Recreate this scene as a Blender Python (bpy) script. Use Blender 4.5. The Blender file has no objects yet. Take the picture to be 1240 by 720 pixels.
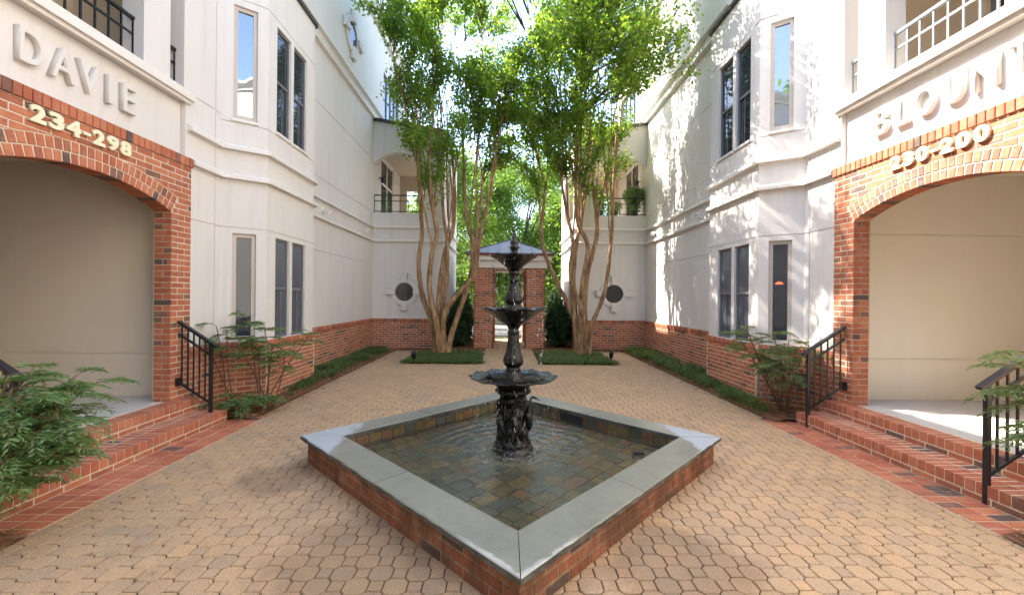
import bpy, bmesh, math, random
import numpy as np
from mathutils import Matrix, Vector

# ------------------------------------------------------------------ camera, sky, sun, exposure
SC = bpy.context.scene
COL = SC.collection
R = math.radians
F_PX, YAW, ROLL, EYE = 503.0, 0.0175, 0.0096, (-0.15, 0.0, 1.62)
cam_d = bpy.data.cameras.new('camera')
cam = bpy.data.objects.new('camera', cam_d)
COL.objects.link(cam)
cam_d.sensor_width = 36.0
cam_d.lens = 36.0 * F_PX / 1240.0
cam_d.clip_start, cam_d.clip_end = 0.05, 3000.0
_f = Vector((math.sin(YAW), math.cos(YAW), 0)); _r = Vector((math.cos(YAW), -math.sin(YAW), 0)); _u = Vector((0, 0, 1))
_r2 = _r * math.cos(ROLL) + _u * math.sin(ROLL); _u2 = _u * math.cos(ROLL) - _r * math.sin(ROLL)
cam.matrix_world = Matrix(((_r2.x, _u2.x, -_f.x, EYE[0]), (_r2.y, _u2.y, -_f.y, EYE[1]), (_r2.z, _u2.z, -_f.z, EYE[2]), (0, 0, 0, 1)))
SC.camera = cam

SUN = Vector((-1.0, 0.42, 1.19)).normalized()          # towards the sun
world = bpy.data.worlds.new('World'); SC.world = world; world.use_nodes = True
wn = world.node_tree.nodes; wl = world.node_tree.links
bg = wn['Background']; sky = wn.new('ShaderNodeTexSky'); sky.sky_type = 'NISHITA'
sky.sun_disc = False
sky.sun_elevation = math.asin(SUN.z); sky.sun_rotation = math.atan2(SUN.x, SUN.y)
sky.altitude = 100.0; sky.air_density = 1.0; sky.dust_density = 1.8; sky.ozone_density = 1.0
wl.new(sky.outputs[0], bg.inputs[0]); bg.inputs[1].default_value = 0.115
sun_d = bpy.data.lights.new('sun', 'SUN'); sun_d.energy = 2.7; sun_d.angle = R(0.53); sun_d.color = (1.0, 0.945, 0.86)
sun = bpy.data.objects.new('sun', sun_d); COL.objects.link(sun)
sun.rotation_euler = SUN.to_track_quat('Z', 'Y').to_euler(); sun.location = SUN * 60

SC.view_settings.view_transform = 'Standard'; SC.view_settings.look = 'None'
SC.view_settings.exposure = 3.12; SC.view_settings.gamma = 1.0; SC.view_settings.use_curve_mapping = False
SC.cycles.use_denoising = True
SC.cycles.max_bounces = 8; SC.cycles.diffuse_bounces = 5; SC.cycles.glossy_bounces = 4; SC.cycles.transmission_bounces = 4
SC.cycles.transparent_max_bounces = 8
SC.cycles.sample_clamp_indirect = 8.0

rng = random.Random(7)
nrg = np.random.default_rng(7)

# ------------------------------------------------------------------ helpers: objects
WM = {}
def link(o, parent=None, M=None):
    M = M or Matrix.Identity(4)
    COL.objects.link(o)
    o.matrix_basis = M
    if parent is not None:
        o.parent = parent
        o.matrix_parent_inverse = WM[parent.name].inverted()
    WM[o.name] = M.copy()
    return o
def tag(o, label=None, cat=None, group=None, kind=None):
    if label: o['label'] = label
    if cat: o['category'] = cat
    if group: o['group'] = group
    if kind: o['kind'] = kind
    return o
def empty(name, loc):
    return link(bpy.data.objects.new(name, None), None, Matrix.Translation(loc))
def pix(u, v, d):
    """photo pixel + depth along the view axis -> world point"""
    dx, dy = u - 620.0, v - 360.5
    x, y = dx + ROLL * dy, dy - ROLL * dx
    X, Z = x / F_PX * d, -y / F_PX * d
    return Vector((EYE[0] + X * math.cos(YAW) + d * math.sin(YAW), d * math.cos(YAW) - X * math.sin(YAW), EYE[2] + Z))
def seen(p):
    """(depth, in frame?) of a world point"""
    q = Vector(p) - Vector(EYE); d = q.dot(_f)
    if d < 0.2: return 99.0, False
    return d, abs(q.dot(_r)) < 1.27 * d and abs(q.z) < 0.76 * d

class MB:
    """collects geometry for one mesh object"""
    def __init__(s): s.v = []; s.f = []
    def add(s, vs, fs):
        b = len(s.v); s.v.extend([tuple(p) for p in vs]); s.f.extend([tuple(i + b for i in f) for f in fs])
    def hexa(s, p):
        s.add(p, [(0, 3, 2, 1), (4, 5, 6, 7), (0, 1, 5, 4), (1, 2, 6, 5), (2, 3, 7, 6), (3, 0, 4, 7)])
    def box(s, x0, x1, y0, y1, z0, z1):
        s.hexa([(x0, y0, z0), (x1, y0, z0), (x1, y1, z0), (x0, y1, z0), (x0, y0, z1), (x1, y0, z1), (x1, y1, z1), (x0, y1, z1)])
    def lbox(s, F, u0, u1, d0, d1, z0, z1):
        s.hexa([F(u0, d0, z0), F(u1, d0, z0), F(u1, d1, z0), F(u0, d1, z0), F(u0, d0, z1), F(u1, d0, z1), F(u1, d1, z1), F(u0, d1, z1)])
    def prism(s, bot, top):
        n = len(bot)
        s.add(list(bot) + list(top), [tuple(range(n - 1, -1, -1)), tuple(range(n, 2 * n))] + [(i, (i + 1) % n, n + (i + 1) % n, n + i) for i in range(n)])
    def bar(s, a, b, w, h=None, up=(0, 0, 1)):
        a, b = Vector(a), Vector(b); d = (b - a).normalized(); up = Vector(up)
        if abs(d.dot(up)) > 0.98: up = Vector((0, 1, 0))
        x = d.cross(up).normalized() * (w / 2); y = x.cross(d).normalized() * ((h or w) / 2)
        s.hexa([a - x - y, a + x - y, a + x + y, a - x + y, b - x - y, b + x - y, b + x + y, b - x + y])
    def tube(s, pts, rad, n=8, cap=True):
        pts = [Vector(p) for p in pts]
        if not hasattr(rad, '__len__'): rad = [rad] * len(pts)
        b = len(s.v); ref = None
        for i, p in enumerate(pts):
            t = (pts[min(i + 1, len(pts) - 1)] - pts[max(i - 1, 0)])
            t = t.normalized() if t.length > 1e-9 else Vector((0, 0, 1))
            if ref is None:
                ref = Vector((1, 0, 0)) if abs(t.x) < 0.8 else Vector((0, 1, 0))
            x = (ref - t * ref.dot(t)).normalized(); y = t.cross(x); ref = x
            for k in range(n):
                a = 2 * math.pi * k / n
                s.v.append(tuple(p + (x * math.cos(a) + y * math.sin(a)) * rad[i]))
        for i in range(len(pts) - 1):
            for k in range(n):
                s.f.append((b + i * n + k, b + i * n + (k + 1) % n, b + (i + 1) * n + (k + 1) % n, b + (i + 1) * n + k))
        if cap:
            s.f.append(tuple(b + k for k in range(n - 1, -1, -1))); e = b + (len(pts) - 1) * n
            s.f.append(tuple(e + k for k in range(n)))
    def lathe(s, c, prof, n=32, mod=None):
        b = len(s.v)
        for i, (r, z) in enumerate(prof):
            for k in range(n):
                a = 2 * math.pi * k / n; rr, zz = r, z
                if mod: rr, zz = mod(a, i, r, z)
                s.v.append((c[0] + rr * math.cos(a), c[1] + rr * math.sin(a), c[2] + zz))
        m = len(prof)
        for i in range(m - 1):
            for k in range(n):
                s.f.append((b + i * n + k, b + i * n + (k + 1) % n, b + (i + 1) * n + (k + 1) % n, b + (i + 1) * n + k))
        s.f.append(tuple(b + k for k in range(n - 1, -1, -1))); e = b + (m - 1) * n
        s.f.append(tuple(e + k for k in range(n)))
    def build(s, name, mat, parent=None, smooth=False, recalc=True, M=None):
        me = bpy.data.meshes.new(name); me.from_pydata(s.v, [], s.f)
        if recalc and len(s.f) < 60000:
            bm = bmesh.new(); bm.from_mesh(me); bmesh.ops.recalc_face_normals(bm, faces=bm.faces); bm.to_mesh(me); bm.free()
        if smooth: me.polygons.foreach_set('use_smooth', [True] * len(me.polygons))
        me.materials.append(mat); me.update()
        return link(bpy.data.objects.new(name, me), parent, M)

def np_mesh(name, V, Q, mat, parent=None, smooth=False):
    """fast mesh from numpy arrays, faces all with the same corner count"""
    V = np.asarray(V, np.float32); Q = np.asarray(Q, np.int32)
    me = bpy.data.meshes.new(name)
    me.vertices.add(len(V)); me.vertices.foreach_set('co', V.ravel())
    k = Q.shape[1]
    me.loops.add(Q.size); me.loops.foreach_set('vertex_index', Q.ravel())
    me.polygons.add(len(Q)); me.polygons.foreach_set('loop_start', np.arange(0, Q.size, k, dtype=np.int32))
    me.polygons.foreach_set('loop_total', np.full(len(Q), k, np.int32))
    if smooth: me.polygons.foreach_set('use_smooth', np.ones(len(Q), bool))
    me.materials.append(mat); me.update(calc_edges=True); me.validate()
    return link(bpy.data.objects.new(name, me), parent)

# ------------------------------------------------------------------ helpers: materials
def new_mat(name):
    m = bpy.data.materials.new(name); m.use_nodes = True
    n = m.node_tree.nodes
    return m, n, m.node_tree.links, n['Principled BSDF']
def nd(n, t, **kw):
    x = n.new(t)
    for k, v in kw.items(): setattr(x, k, v)
    return x
def pos_map(n, l, scale=(1, 1, 1), rot=(0, 0, 0)):
    g = nd(n, 'ShaderNodeNewGeometry'); mp = nd(n, 'ShaderNodeMapping')
    mp.inputs['Scale'].default_value = scale; mp.inputs['Rotation'].default_value = rot
    l.new(g.outputs['Position'], mp.inputs['Vector']); return mp.outputs[0]
def noise(n, l, vec, scale, detail=4, rough=0.55):
    t = nd(n, 'ShaderNodeTexNoise'); t.inputs['Scale'].default_value = scale
    t.inputs['Detail'].default_value = detail; t.inputs['Roughness'].default_value = rough
    if vec is not None: l.new(vec, t.inputs['Vector'])
    return t.outputs['Fac']
def ramp(n, l, fac, stops, interp='LINEAR'):
    r = nd(n, 'ShaderNodeValToRGB'); r.color_ramp.interpolation = interp
    e = r.color_ramp.elements
    while len(e) < len(stops): e.new(0.5)
    for x, (p, c) in zip(e, stops):
        x.position = p; x.color = (c[0], c[1], c[2], 1) if hasattr(c, '__len__') else (c, c, c, 1)
    l.new(fac, r.inputs[0]); return r.outputs[0]
def mix(n, l, fac, a, b, mode='MIX'):
    x = nd(n, 'ShaderNodeMix', data_type='RGBA', blend_type=mode)
    for sock, val in ((x.inputs[0], fac), (x.inputs[6], a), (x.inputs[7], b)):
        if hasattr(val, 'is_linked'): l.new(val, sock)
        elif hasattr(val, '__len__'): sock.default_value = (val[0], val[1], val[2], 1)
        else: sock.default_value = val
    return x.outputs[2]
def mth(n, l, op, a, b=None, c=None):
    x = nd(n, 'ShaderNodeMath', operation=op)
    for i, v in enumerate((a, b, c)):
        if v is None: continue
        if hasattr(v, 'is_linked'): l.new(v, x.inputs[i])
        else: x.inputs[i].default_value = v
    return x.outputs[0]
def bump(n, l, h, strength, dist, b):
    x = nd(n, 'ShaderNodeBump'); x.inputs['Strength'].default_value = strength; x.inputs['Distance'].default_value = dist
    l.new(h, x.inputs['Height']); l.new(x.outputs[0], b.inputs['Normal'])
def plain(name, col, rough=0.6, metal=0.0, var=0.12, scale=6.0, spec=0.5, bmp=0.0):
    m, n, l, b = new_mat(name)
    f = noise(n, l, pos_map(n, l), scale, 5)
    c = mix(n, l, f, [x * (1 - var) for x in col], [min(1, x * (1 + var)) for x in col])
    l.new(c, b.inputs['Base Color']); b.inputs['Roughness'].default_value = rough; b.inputs['Metallic'].default_value = metal
    b.inputs['Specular IOR Level'].default_value = spec
    if bmp: bump(n, l, noise(n, l, pos_map(n, l), scale * 20, 3), bmp, 0.003, b)
    return m
def stucco(name, col, streaks=0.30):
    m, n, l, b = new_mat(name)
    big = noise(n, l, pos_map(n, l, (1, 1, 0.35)), 0.9, 5, 0.6)
    streak = noise(n, l, pos_map(n, l, (5, 5, 0.25)), 1.6, 4, 0.6)
    c = mix(n, l, ramp(n, l, big, [(0.3, 0.0), (0.75, 1.0)]), [x * 0.92 for x in col], col)
    c = mix(n, l, mth(n, l, 'MULTIPLY', ramp(n, l, streak, [(0.50, 0.0), (0.75, 1.0)]), streaks), c, (0.48, 0.45, 0.40))
    l.new(c, b.inputs['Base Color']); b.inputs['Roughness'].default_value = 0.9; b.inputs['Specular IOR Level'].default_value = 0.2
    bump(n, l, noise(n, l, pos_map(n, l), 160, 3, 0.7), 0.25, 0.004, b)
    return m
def brick_mat(name, per_object, tone=1.0):
    m, n, l, b = new_mat(name)
    if per_object: rnd = nd(n, 'ShaderNodeObjectInfo').outputs['Random']
    else: rnd = nd(n, 'ShaderNodeNewGeometry').outputs['Random Per Island']
    c = ramp(n, l, rnd, [(0.0, (0.38, 0.115, 0.062)), (0.16, (0.45, 0.15, 0.078)), (0.34, (0.41, 0.128, 0.068)), (0.52, (0.49, 0.175, 0.092)),
                         (0.68, (0.43, 0.14, 0.072)), (0.82, (0.34, 0.115, 0.068)), (0.92, (0.20, 0.10, 0.072)), (0.965, (0.115, 0.078, 0.068))], 'CONSTANT')
    c = mix(n, l, 1.0, c, (tone, tone, tone), 'MULTIPLY')
    f = noise(n, l, pos_map(n, l), 26, 5, 0.65)
    c = mix(n, l, mth(n, l, 'MULTIPLY', ramp(n, l, f, [(0.45, 0.0), (0.8, 1.0)]), 0.35), c, (0.13, 0.07, 0.055))
    g = noise(n, l, pos_map(n, l), 9, 4, 0.6)
    c = mix(n, l, mth(n, l, 'MULTIPLY', ramp(n, l, g, [(0.48, 0.0), (0.75, 1.0)]), 0.34), c, (0.52, 0.33, 0.22))
    l.new(c, b.inputs['Base Color']); b.inputs['Roughness'].default_value = 0.85; b.inputs['Specular IOR Level'].default_value = 0.25
    bump(n, l, noise(n, l, pos_map(n, l), 220, 3, 0.7), 0.35, 0.003, b)
    return m
M = {}
M['stucco'] = stucco('stucco_off_white', (0.70, 0.665, 0.625))
M['stucco_grey'] = stucco('stucco_beige', (0.74, 0.665, 0.56), 0.06)
M['trim'] = plain('trim_paint', (0.70, 0.66, 0.61), 0.7, var=0.05)
M['brick'] = brick_mat('brick_each', True)
M['brick_isl'] = brick_mat('brick_many', False)
M['brick_damp'] = brick_mat('brick_damp', True, 0.78)
def damp_stain(m):
    n, l, b = m.node_tree.nodes, m.node_tree.links, m.node_tree.nodes['Principled BSDF']
    src = b.inputs['Base Color'].links[0].from_socket
    f = noise(n, l, pos_map(n, l, (3, 3, 0.9)), 1.5, 5, 0.65)
    l.new(mix(n, l, mth(n, l, 'MULTIPLY', ramp(n, l, f, [(0.36, 0.0), (0.60, 1.0)]), 0.82), src, (0.085, 0.045, 0.024)), b.inputs['Base Color']); return m
damp_stain(M['brick_damp'])
M['mortar_damp'] = plain('mortar_damp', (0.34, 0.25, 0.16), 0.9, var=0.3, scale=9, spec=0.2, bmp=0.3); damp_stain(M['mortar_damp'])
M['mortar'] = plain('mortar', (0.60, 0.50, 0.37), 0.95, var=0.16, scale=18, spec=0.15, bmp=0.3)
M['mortar_dark'] = plain('joint_sand', (0.062, 0.042, 0.028), 0.95, var=0.3, scale=14, spec=0.1)
M['metal_black'] = plain('black_painted_metal', (0.014, 0.014, 0.016), 0.42, 0.0, 0.3, 30)
M['coping_metal'] = plain('dark_metal_flashing', (0.055, 0.042, 0.04), 0.5, 0.2, 0.2, 12)
M['frame'] = plain('window_frame_beige', (0.50, 0.45, 0.39), 0.55, var=0.06)
M['frame_grey'] = plain('window_frame_grey', (0.15, 0.15, 0.155), 0.5, var=0.08)
M['concrete'] = plain('landing_concrete', (0.52, 0.49, 0.45), 0.85, var=0.14, scale=3, bmp=0.2)
M['numbers'] = plain('cream_number', (0.78, 0.72, 0.50), 0.55, var=0.05)
M['white_plastic'] = plain('white_plastic', (0.75, 0.74, 0.72), 0.5, var=0.04)
M['grey_metal'] = plain('galvanised_metal', (0.36, 0.38, 0.40), 0.45, 0.5, 0.12, 14)
M['conduit'] = plain('weathered_conduit', (0.17, 0.17, 0.16), 0.6, 0.2, 0.3, 20)
M['painted_shade'] = plain('painted_shadow_line', (0.30, 0.27, 0.24), 0.8)  # dark tone painting the shadow lines round the oculus ring and key blocks
M['red_metal'] = plain('fascia_red_brown', (0.22, 0.06, 0.045), 0.6, var=0.1)
M['pot'] = plain('dark_pot', (0.05, 0.07, 0.08), 0.5)
M['interior'] = plain('loggia_wall', (0.62, 0.53, 0.42), 0.9, var=0.05)
def glass_mat(name, col, rough, tint=0.0):
    m, n, l, b = new_mat(name)
    f = noise(n, l, pos_map(n, l), 0.9, 3)
    c = mix(n, l, f, [x * 0.7 for x in col], [x * 1.3 for x in col])
    l.new(c, b.inputs['Base Color']); b.inputs['Roughness'].default_value = rough
    b.inputs['Specular IOR Level'].default_value = 0.9; b.inputs['IOR'].default_value = 1.65
    bump(n, l, noise(n, l, pos_map(n, l), 1.7, 2), 0.06, 0.05, b)
    return m
M['pane'] = glass_mat('window_glass', (0.03, 0.036, 0.045), 0.03); M['pane'].node_tree.nodes['Principled BSDF'].inputs['IOR'].default_value = 1.5; M['pane'].node_tree.nodes['Principled BSDF'].inputs['Specular IOR Level'].default_value = 0.6
M['pane_screen'] = glass_mat('window_insect_screen', (0.085, 0.10, 0.125), 0.22)
M['pane_mirror'] = glass_mat('window_glass_coated', (0.03, 0.045, 0.06), 0.02)
M['pane_mirror'].node_tree.nodes['Principled BSDF'].inputs['IOR'].default_value = 2.4
M['black_glass'] = glass_mat('oculus_glass', (0.012, 0.012, 0.013), 0.12)
_m, _n, _l, _b = new_mat('red_half_disc'); _b.inputs['Base Color'].default_value = (0.8, 0.05, 0.02, 1)
_b.inputs['Emission Color'].default_value = (1, 0.08, 0.03, 1); _b.inputs['Emission Strength'].default_value = 0.5; M['red'] = _m

def paver_mat(name, per_object):
    m, n, l, b = new_mat(name)
    if per_object: rnd = nd(n, 'ShaderNodeObjectInfo').outputs['Random']
    else: rnd = nd(n, 'ShaderNodeNewGeometry').outputs['Random Per Island']
    c = ramp(n, l, rnd, [(0.0, (0.48, 0.32, 0.182)), (0.2, (0.455, 0.308, 0.180)), (0.4, (0.505, 0.325, 0.178)), (0.55, (0.45, 0.303, 0.178)),
                         (0.7, (0.475, 0.31, 0.174)), (0.84, (0.43, 0.295, 0.18)), (0.93, (0.40, 0.28, 0.176))], 'CONSTANT')
    big = noise(n, l, pos_map(n, l), 0.8, 4)
    c = mix(n, l, mth(n, l, 'MULTIPLY', ramp(n, l, big, [(0.4, 0.0), (0.7, 1.0)]), 0.35), c, (0.33, 0.23, 0.165))
    sp = noise(n, l, pos_map(n, l), 130, 3, 0.7)
    c = mix(n, l, mth(n, l, 'MULTIPLY', ramp(n, l, sp, [(0.36, 1.0), (0.47, 0.0)]), 0.7), c, (0.14, 0.095, 0.07))
    c = mix(n, l, mth(n, l, 'MULTIPLY', ramp(n, l, sp, [(0.57, 0.0), (0.68, 1.0)]), 0.55), c, (0.62, 0.49, 0.37))
    # damp patches splashed beside the basin (a stain with its own outline)
    g = nd(n, 'ShaderNodeNewGeometry'); sx = nd(n, 'ShaderNodeSeparateXYZ'); l.new(g.outputs['Position'], sx.inputs[0])
    dist = None
    wet = None
    for (px, py, rad) in ((0.95, 2.45, 0.62), (-1.0, 2.55, 0.75), (-2.15, 3.7, 0.45)):
        dx = mth(n, l, 'SUBTRACT', sx.outputs[0], px); dy = mth(n, l, 'SUBTRACT', sx.outputs[1], py)
        d = mth(n, l, 'SQRT', mth(n, l, 'ADD', mth(n, l, 'MULTIPLY', dx, dx), mth(n, l, 'MULTIPLY', dy, dy)))
        w = mth(n, l, 'SUBTRACT', 1.0, mth(n, l, 'DIVIDE', d, rad))
        wet = w if wet is None else mth(n, l, 'MAXIMUM', wet, w)
    wn_ = noise(n, l, pos_map(n, l), 5, 3)
    dirt = noise(n, l, pos_map(n, l), 2.6, 5, 0.65)
    c = mix(n, l, mth(n, l, 'MULTIPLY', ramp(n, l, dirt, [(0.52, 0.0), (0.72, 1.0)]), 0.4), c, (0.20, 0.15, 0.10))
    wet = ramp(n, l, mth(n, l, 'ADD', wet, mth(n, l, 'MULTIPLY', mth(n, l, 'SUBTRACT', wn_, 0.5), 0.9)), [(0.10, 0.0), (0.45, 1.0)])
    c = mix(n, l, mth(n, l, 'MULTIPLY', wet, 0.45), c, (0.135, 0.09, 0.06))
    l.new(c, b.inputs['Base Color'])
    b.inputs['Specular IOR Level'].default_value = 0.12; b.inputs['Roughness'].default_value = 0.95
    bump(n, l, sp, 0.5, 0.004, b)
    return m
M['paver'] = paver_mat('paver_each', True); M['paver_isl'] = paver_mat('paver_many', False)

def stone_mat():
    m, n, l, b = new_mat('bluestone')
    f = noise(n, l, pos_map(n, l), 2.4, 5, 0.6); g = noise(n, l, pos_map(n, l), 60, 4, 0.65)
    wetc = mix(n, l, f, (0.165, 0.168, 0.135), (0.26, 0.26, 0.205))
    dryc = mix(n, l, f, (0.28, 0.30, 0.315), (0.36, 0.385, 0.40))
    wetc = mix(n, l, mth(n, l, 'MULTIPLY', g, 0.3), wetc, (0.12, 0.125, 0.105))
    blot = noise(n, l, pos_map(n, l), 7, 6, 0.7)
    wetc = mix(n, l, mth(n, l, 'MULTIPLY', ramp(n, l, blot, [(0.45, 0.0), (0.66, 1.0)]), 0.5), wetc, (0.13, 0.13, 0.105))
    ge = nd(n, 'ShaderNodeNewGeometry'); s = nd(n, 'ShaderNodeSeparateXYZ'); l.new(ge.outputs['Position'], s.inputs[0])
    e = mth(n, l, 'ABSOLUTE', mth(n, l, 'ADD', s.outputs[0], 0.06))
    rag = noise(n, l, pos_map(n, l), 4.5, 5, 0.7)
    e = mth(n, l, 'ADD', e, mth(n, l, 'MULTIPLY', mth(n, l, 'SUBTRACT', rag, 0.5), 0.5))
    dry = ramp(n, l, e, [(0.80, 0.0), (0.82, 1.0)])            # scaled below
    dd = mth(n, l, 'MULTIPLY', e, 0.5)
    dry = ramp(n, l, dd, [(0.805, 0.0), (0.82, 1.0)])
    # chalky lime crust along the front lip
    cr = mth(n, l, 'ADD', mth(n, l, 'MULTIPLY', s.outputs[1], -1.0), mth(n, l, 'MULTIPLY', noise(n, l, pos_map(n, l), 14, 5, 0.7), 0.30))
    top = mth(n, l, 'GREATER_THAN', s.outputs[2], 0.262)
    front = mth(n, l, 'ADD', mth(n, l, 'ABSOLUTE', mth(n, l, 'ADD', s.outputs[0], 0.06)), mth(n, l, 'SUBTRACT', 4.06, s.outputs[1]))
    edge = ramp(n, l, mth(n, l, 'SUBTRACT', mth(n, l, 'ADD', front, mth(n, l, 'MULTIPLY', rag, 0.22)), 1.2), [(0.915, 0.0), (0.94, 1.0)])
    nearc = ramp(n, l, mth(n, l, 'ADD', mth(n, l, 'MULTIPLY', s.outputs[1], 0.2), mth(n, l, 'MULTIPLY', rag, 0.1)), [(0.50, 1.0), (0.53, 0.0)])
    crust = mth(n, l, 'MULTIPLY', mth(n, l, 'MULTIPLY', edge, nearc), mth(n, l, 'MULTIPLY', top, 0.75))
    c = mix(n, l, dry, wetc, dryc); c = mix(n, l, crust, c, (0.44, 0.44, 0.41))
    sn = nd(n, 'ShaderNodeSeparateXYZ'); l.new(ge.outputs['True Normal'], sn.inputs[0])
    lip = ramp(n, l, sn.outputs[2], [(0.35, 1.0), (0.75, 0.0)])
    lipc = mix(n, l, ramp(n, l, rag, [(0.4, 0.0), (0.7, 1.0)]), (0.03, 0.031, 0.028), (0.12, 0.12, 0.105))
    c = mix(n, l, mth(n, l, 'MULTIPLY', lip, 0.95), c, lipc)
    l.new(c, b.inputs['Base Color'])
    l.new(ramp(n, l, dry, [(0.0, 0.30), (1.0, 0.75)]), b.inputs['Roughness'])
    bump(n, l, g, 0.35, 0.006, b)
    return m
M['bluestone'] = stone_mat()
def tile_mat(name='slate_tile', tone=1.0):
    m, n, l, b = new_mat(name)
    rnd = nd(n, 'ShaderNodeObjectInfo').outputs['Random']
    c = ramp(n, l, rnd, [(0.0, (0.26, 0.18, 0.07)), (0.15, (0.12, 0.125, 0.10)), (0.3, (0.36, 0.23, 0.08)), (0.45, (0.16, 0.165, 0.13)),
                         (0.58, (0.22, 0.155, 0.075)), (0.7, (0.10, 0.135, 0.15)), (0.82, (0.30, 0.14, 0.065)), (0.92, (0.20, 0.19, 0.09))], 'CONSTANT')
    f = noise(n, l, pos_map(n, l), 14, 5, 0.65)
    c = mix(n, l, ramp(n, l, f, [(0.38, 0.0), (0.68, 0.75)]), c, (0.085, 0.075, 0.045))
    c = mix(n, l, 1.0, c, (tone, tone, tone), 'MULTIPLY')
    l.new(c, b.inputs['Base Color']); b.inputs['Roughness'].default_value = 0.35
    bump(n, l, f, 0.4, 0.01, b); return m
M['tile'] = tile_mat(); M['tile_wet'] = tile_mat('slate_tile_dark', 0.55)
def water_mat():
    m, n, l, b = new_mat('pool_water')
    n.remove(b); out = n['Material Output']
    tr = nd(n, 'ShaderNodeBsdfRefraction'); tr.inputs[0].default_value = (0.84, 0.83, 0.66, 1); tr.inputs['IOR'].default_value = 1.33; tr.inputs['Roughness'].default_value = 0.02
    gl = nd(n, 'ShaderNodeBsdfGlossy'); gl.inputs['Roughness'].default_value = 0.015
    df = nd(n, 'ShaderNodeBsdfDiffuse'); df.inputs[0].default_value = (0.30, 0.30, 0.235, 1)
    ge = nd(n, 'ShaderNodeNewGeometry'); vs = nd(n, 'ShaderNodeVectorMath', operation='SUBTRACT'); vs.inputs[1].default_value = (-0.06, 4.06, 0.13)
    l.new(ge.outputs['Position'], vs.inputs[0])
    ln = nd(n, 'ShaderNodeVectorMath', operation='LENGTH'); l.new(vs.outputs[0], ln.inputs[0])
    w = mth(n, l, 'SINE', mth(n, l, 'ADD', mth(n, l, 'MULTIPLY', ln.outputs['Value'], 52.0), mth(n, l, 'MULTIPLY', noise(n, l, pos_map(n, l), 3.5, 4, 0.65), 34.0)))
    h = mth(n, l, 'ADD', mth(n, l, 'MULTIPLY', mth(n, l, 'MULTIPLY', w, ramp(n, l, ln.outputs['Value'], [(0.15, 1.0), (1.0, 0.25)])), 0.42), mth(n, l, 'MULTIPLY', noise(n, l, pos_map(n, l), 15, 5, 0.68), 1.5))
    bp = nd(n, 'ShaderNodeBump'); bp.inputs['Strength'].default_value = 0.5; bp.inputs['Distance'].default_value = 0.008
    l.new(h, bp.inputs['Height'])
    fr = nd(n, 'ShaderNodeFresnel'); fr.inputs[0].default_value = 1.45
    bp2 = nd(n, 'ShaderNodeBump'); bp2.inputs['Strength'].default_value = 0.3; bp2.inputs['Distance'].default_value = 0.004
    l.new(h, bp2.inputs['Height']); l.new(bp2.outputs[0], tr.inputs['Normal'])
    for x in (gl, fr): l.new(bp.outputs[0], x.inputs['Normal'])
    # churned, aerated water round the pedestal
    foam = ramp(n, l, mth(n, l, 'ADD', ln.outputs['Value'], mth(n, l, 'MULTIPLY', noise(n, l, pos_map(n, l), 7, 4, 0.65), 0.5)), [(0.28, 0.50), (0.85, 0.10)])
    m1 = nd(n, 'ShaderNodeMixShader'); l.new(foam, m1.inputs[0]); l.new(tr.outputs[0], m1.inputs[1]); l.new(df.outputs[0], m1.inputs[2])
    m2 = nd(n, 'ShaderNodeMixShader'); l.new(fr.outputs[0], m2.inputs[0]); l.new(m1.outputs[0], m2.inputs[1]); l.new(gl.outputs[0], m2.inputs[2])
    l.new(m2.outputs[0], out.inputs['Surface']); return m
M['water'] = water_mat()
def iron_mat():
    m, n, l, b = new_mat('wet_cast_iron')
    f = noise(n, l, pos_map(n, l), 24, 5, 0.7)
    c = mix(n, l, f, (0.004, 0.004, 0.004), (0.018, 0.017, 0.017))
    l.new(c, b.inputs['Base Color']); b.inputs['Metallic'].default_value = 0.2
    l.new(ramp(n, l, f, [(0.3, 0.16), (0.8, 0.42)]), b.inputs['Roughness'])
    b.inputs['Coat Weight'].default_value = 0.22; b.inputs['Coat Roughness'].default_value = 0.08; b.inputs['Specular IOR Level'].default_value = 0.35
    bump(n, l, noise(n, l, pos_map(n, l), 55, 4, 0.65), 0.7, 0.012, b); return m
M['iron'] = iron_mat()
def drop_mat():
    m, n, l, b = new_mat('water_drop')
    b.inputs['Base Color'].default_value = (0.75, 0.78, 0.8, 1); b.inputs['Roughness'].default_value = 0.08
    b.inputs['Transmission Weight'].default_value = 0.5; return m
M['drop'] = drop_mat()
def leaf_mat(name, c1, c2, trans, rough=0.5, spec=0.3):
    m, n, l, b = new_mat(name)
    rnd = nd(n, 'ShaderNodeNewGeometry').outputs['Random Per Island']
    c = mix(n, l, rnd, c1, c2)
    l.new(c, b.inputs['Base Color']); b.inputs['Roughness'].default_value = rough; b.inputs['Specular IOR Level'].default_value = spec
    t = nd(n, 'ShaderNodeBsdfTranslucent')
    ct = mix(n, l, 1.0, c, (1.75, 1.7, 0.55), 'MULTIPLY'); l.new(ct, t.inputs[0])
    mx = nd(n, 'ShaderNodeMixShader'); mx.inputs[0].default_value = trans
    l.new(b.outputs[0], mx.inputs[1]); l.new(t.outputs[0], mx.inputs[2]); l.new(mx.outputs[0], n['Material Output'].inputs['Surface'])
    return m
M['leaf_crape'] = leaf_mat('crape_leaf', (0.07, 0.165, 0.06), (0.25, 0.335, 0.075), 0.66)
M['leaf_far'] = leaf_mat('far_leaf', (0.06, 0.125, 0.03), (0.15, 0.235, 0.05), 0.45)
M['leaf_hedge'] = leaf_mat('hedge_leaf', (0.022, 0.055, 0.022), (0.05, 0.10, 0.035), 0.2)
M['leaf_nandina'] = leaf_mat('nandina_leaf', (0.08, 0.17, 0.065), (0.22, 0.33, 0.13), 0.35, 0.45)
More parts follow.
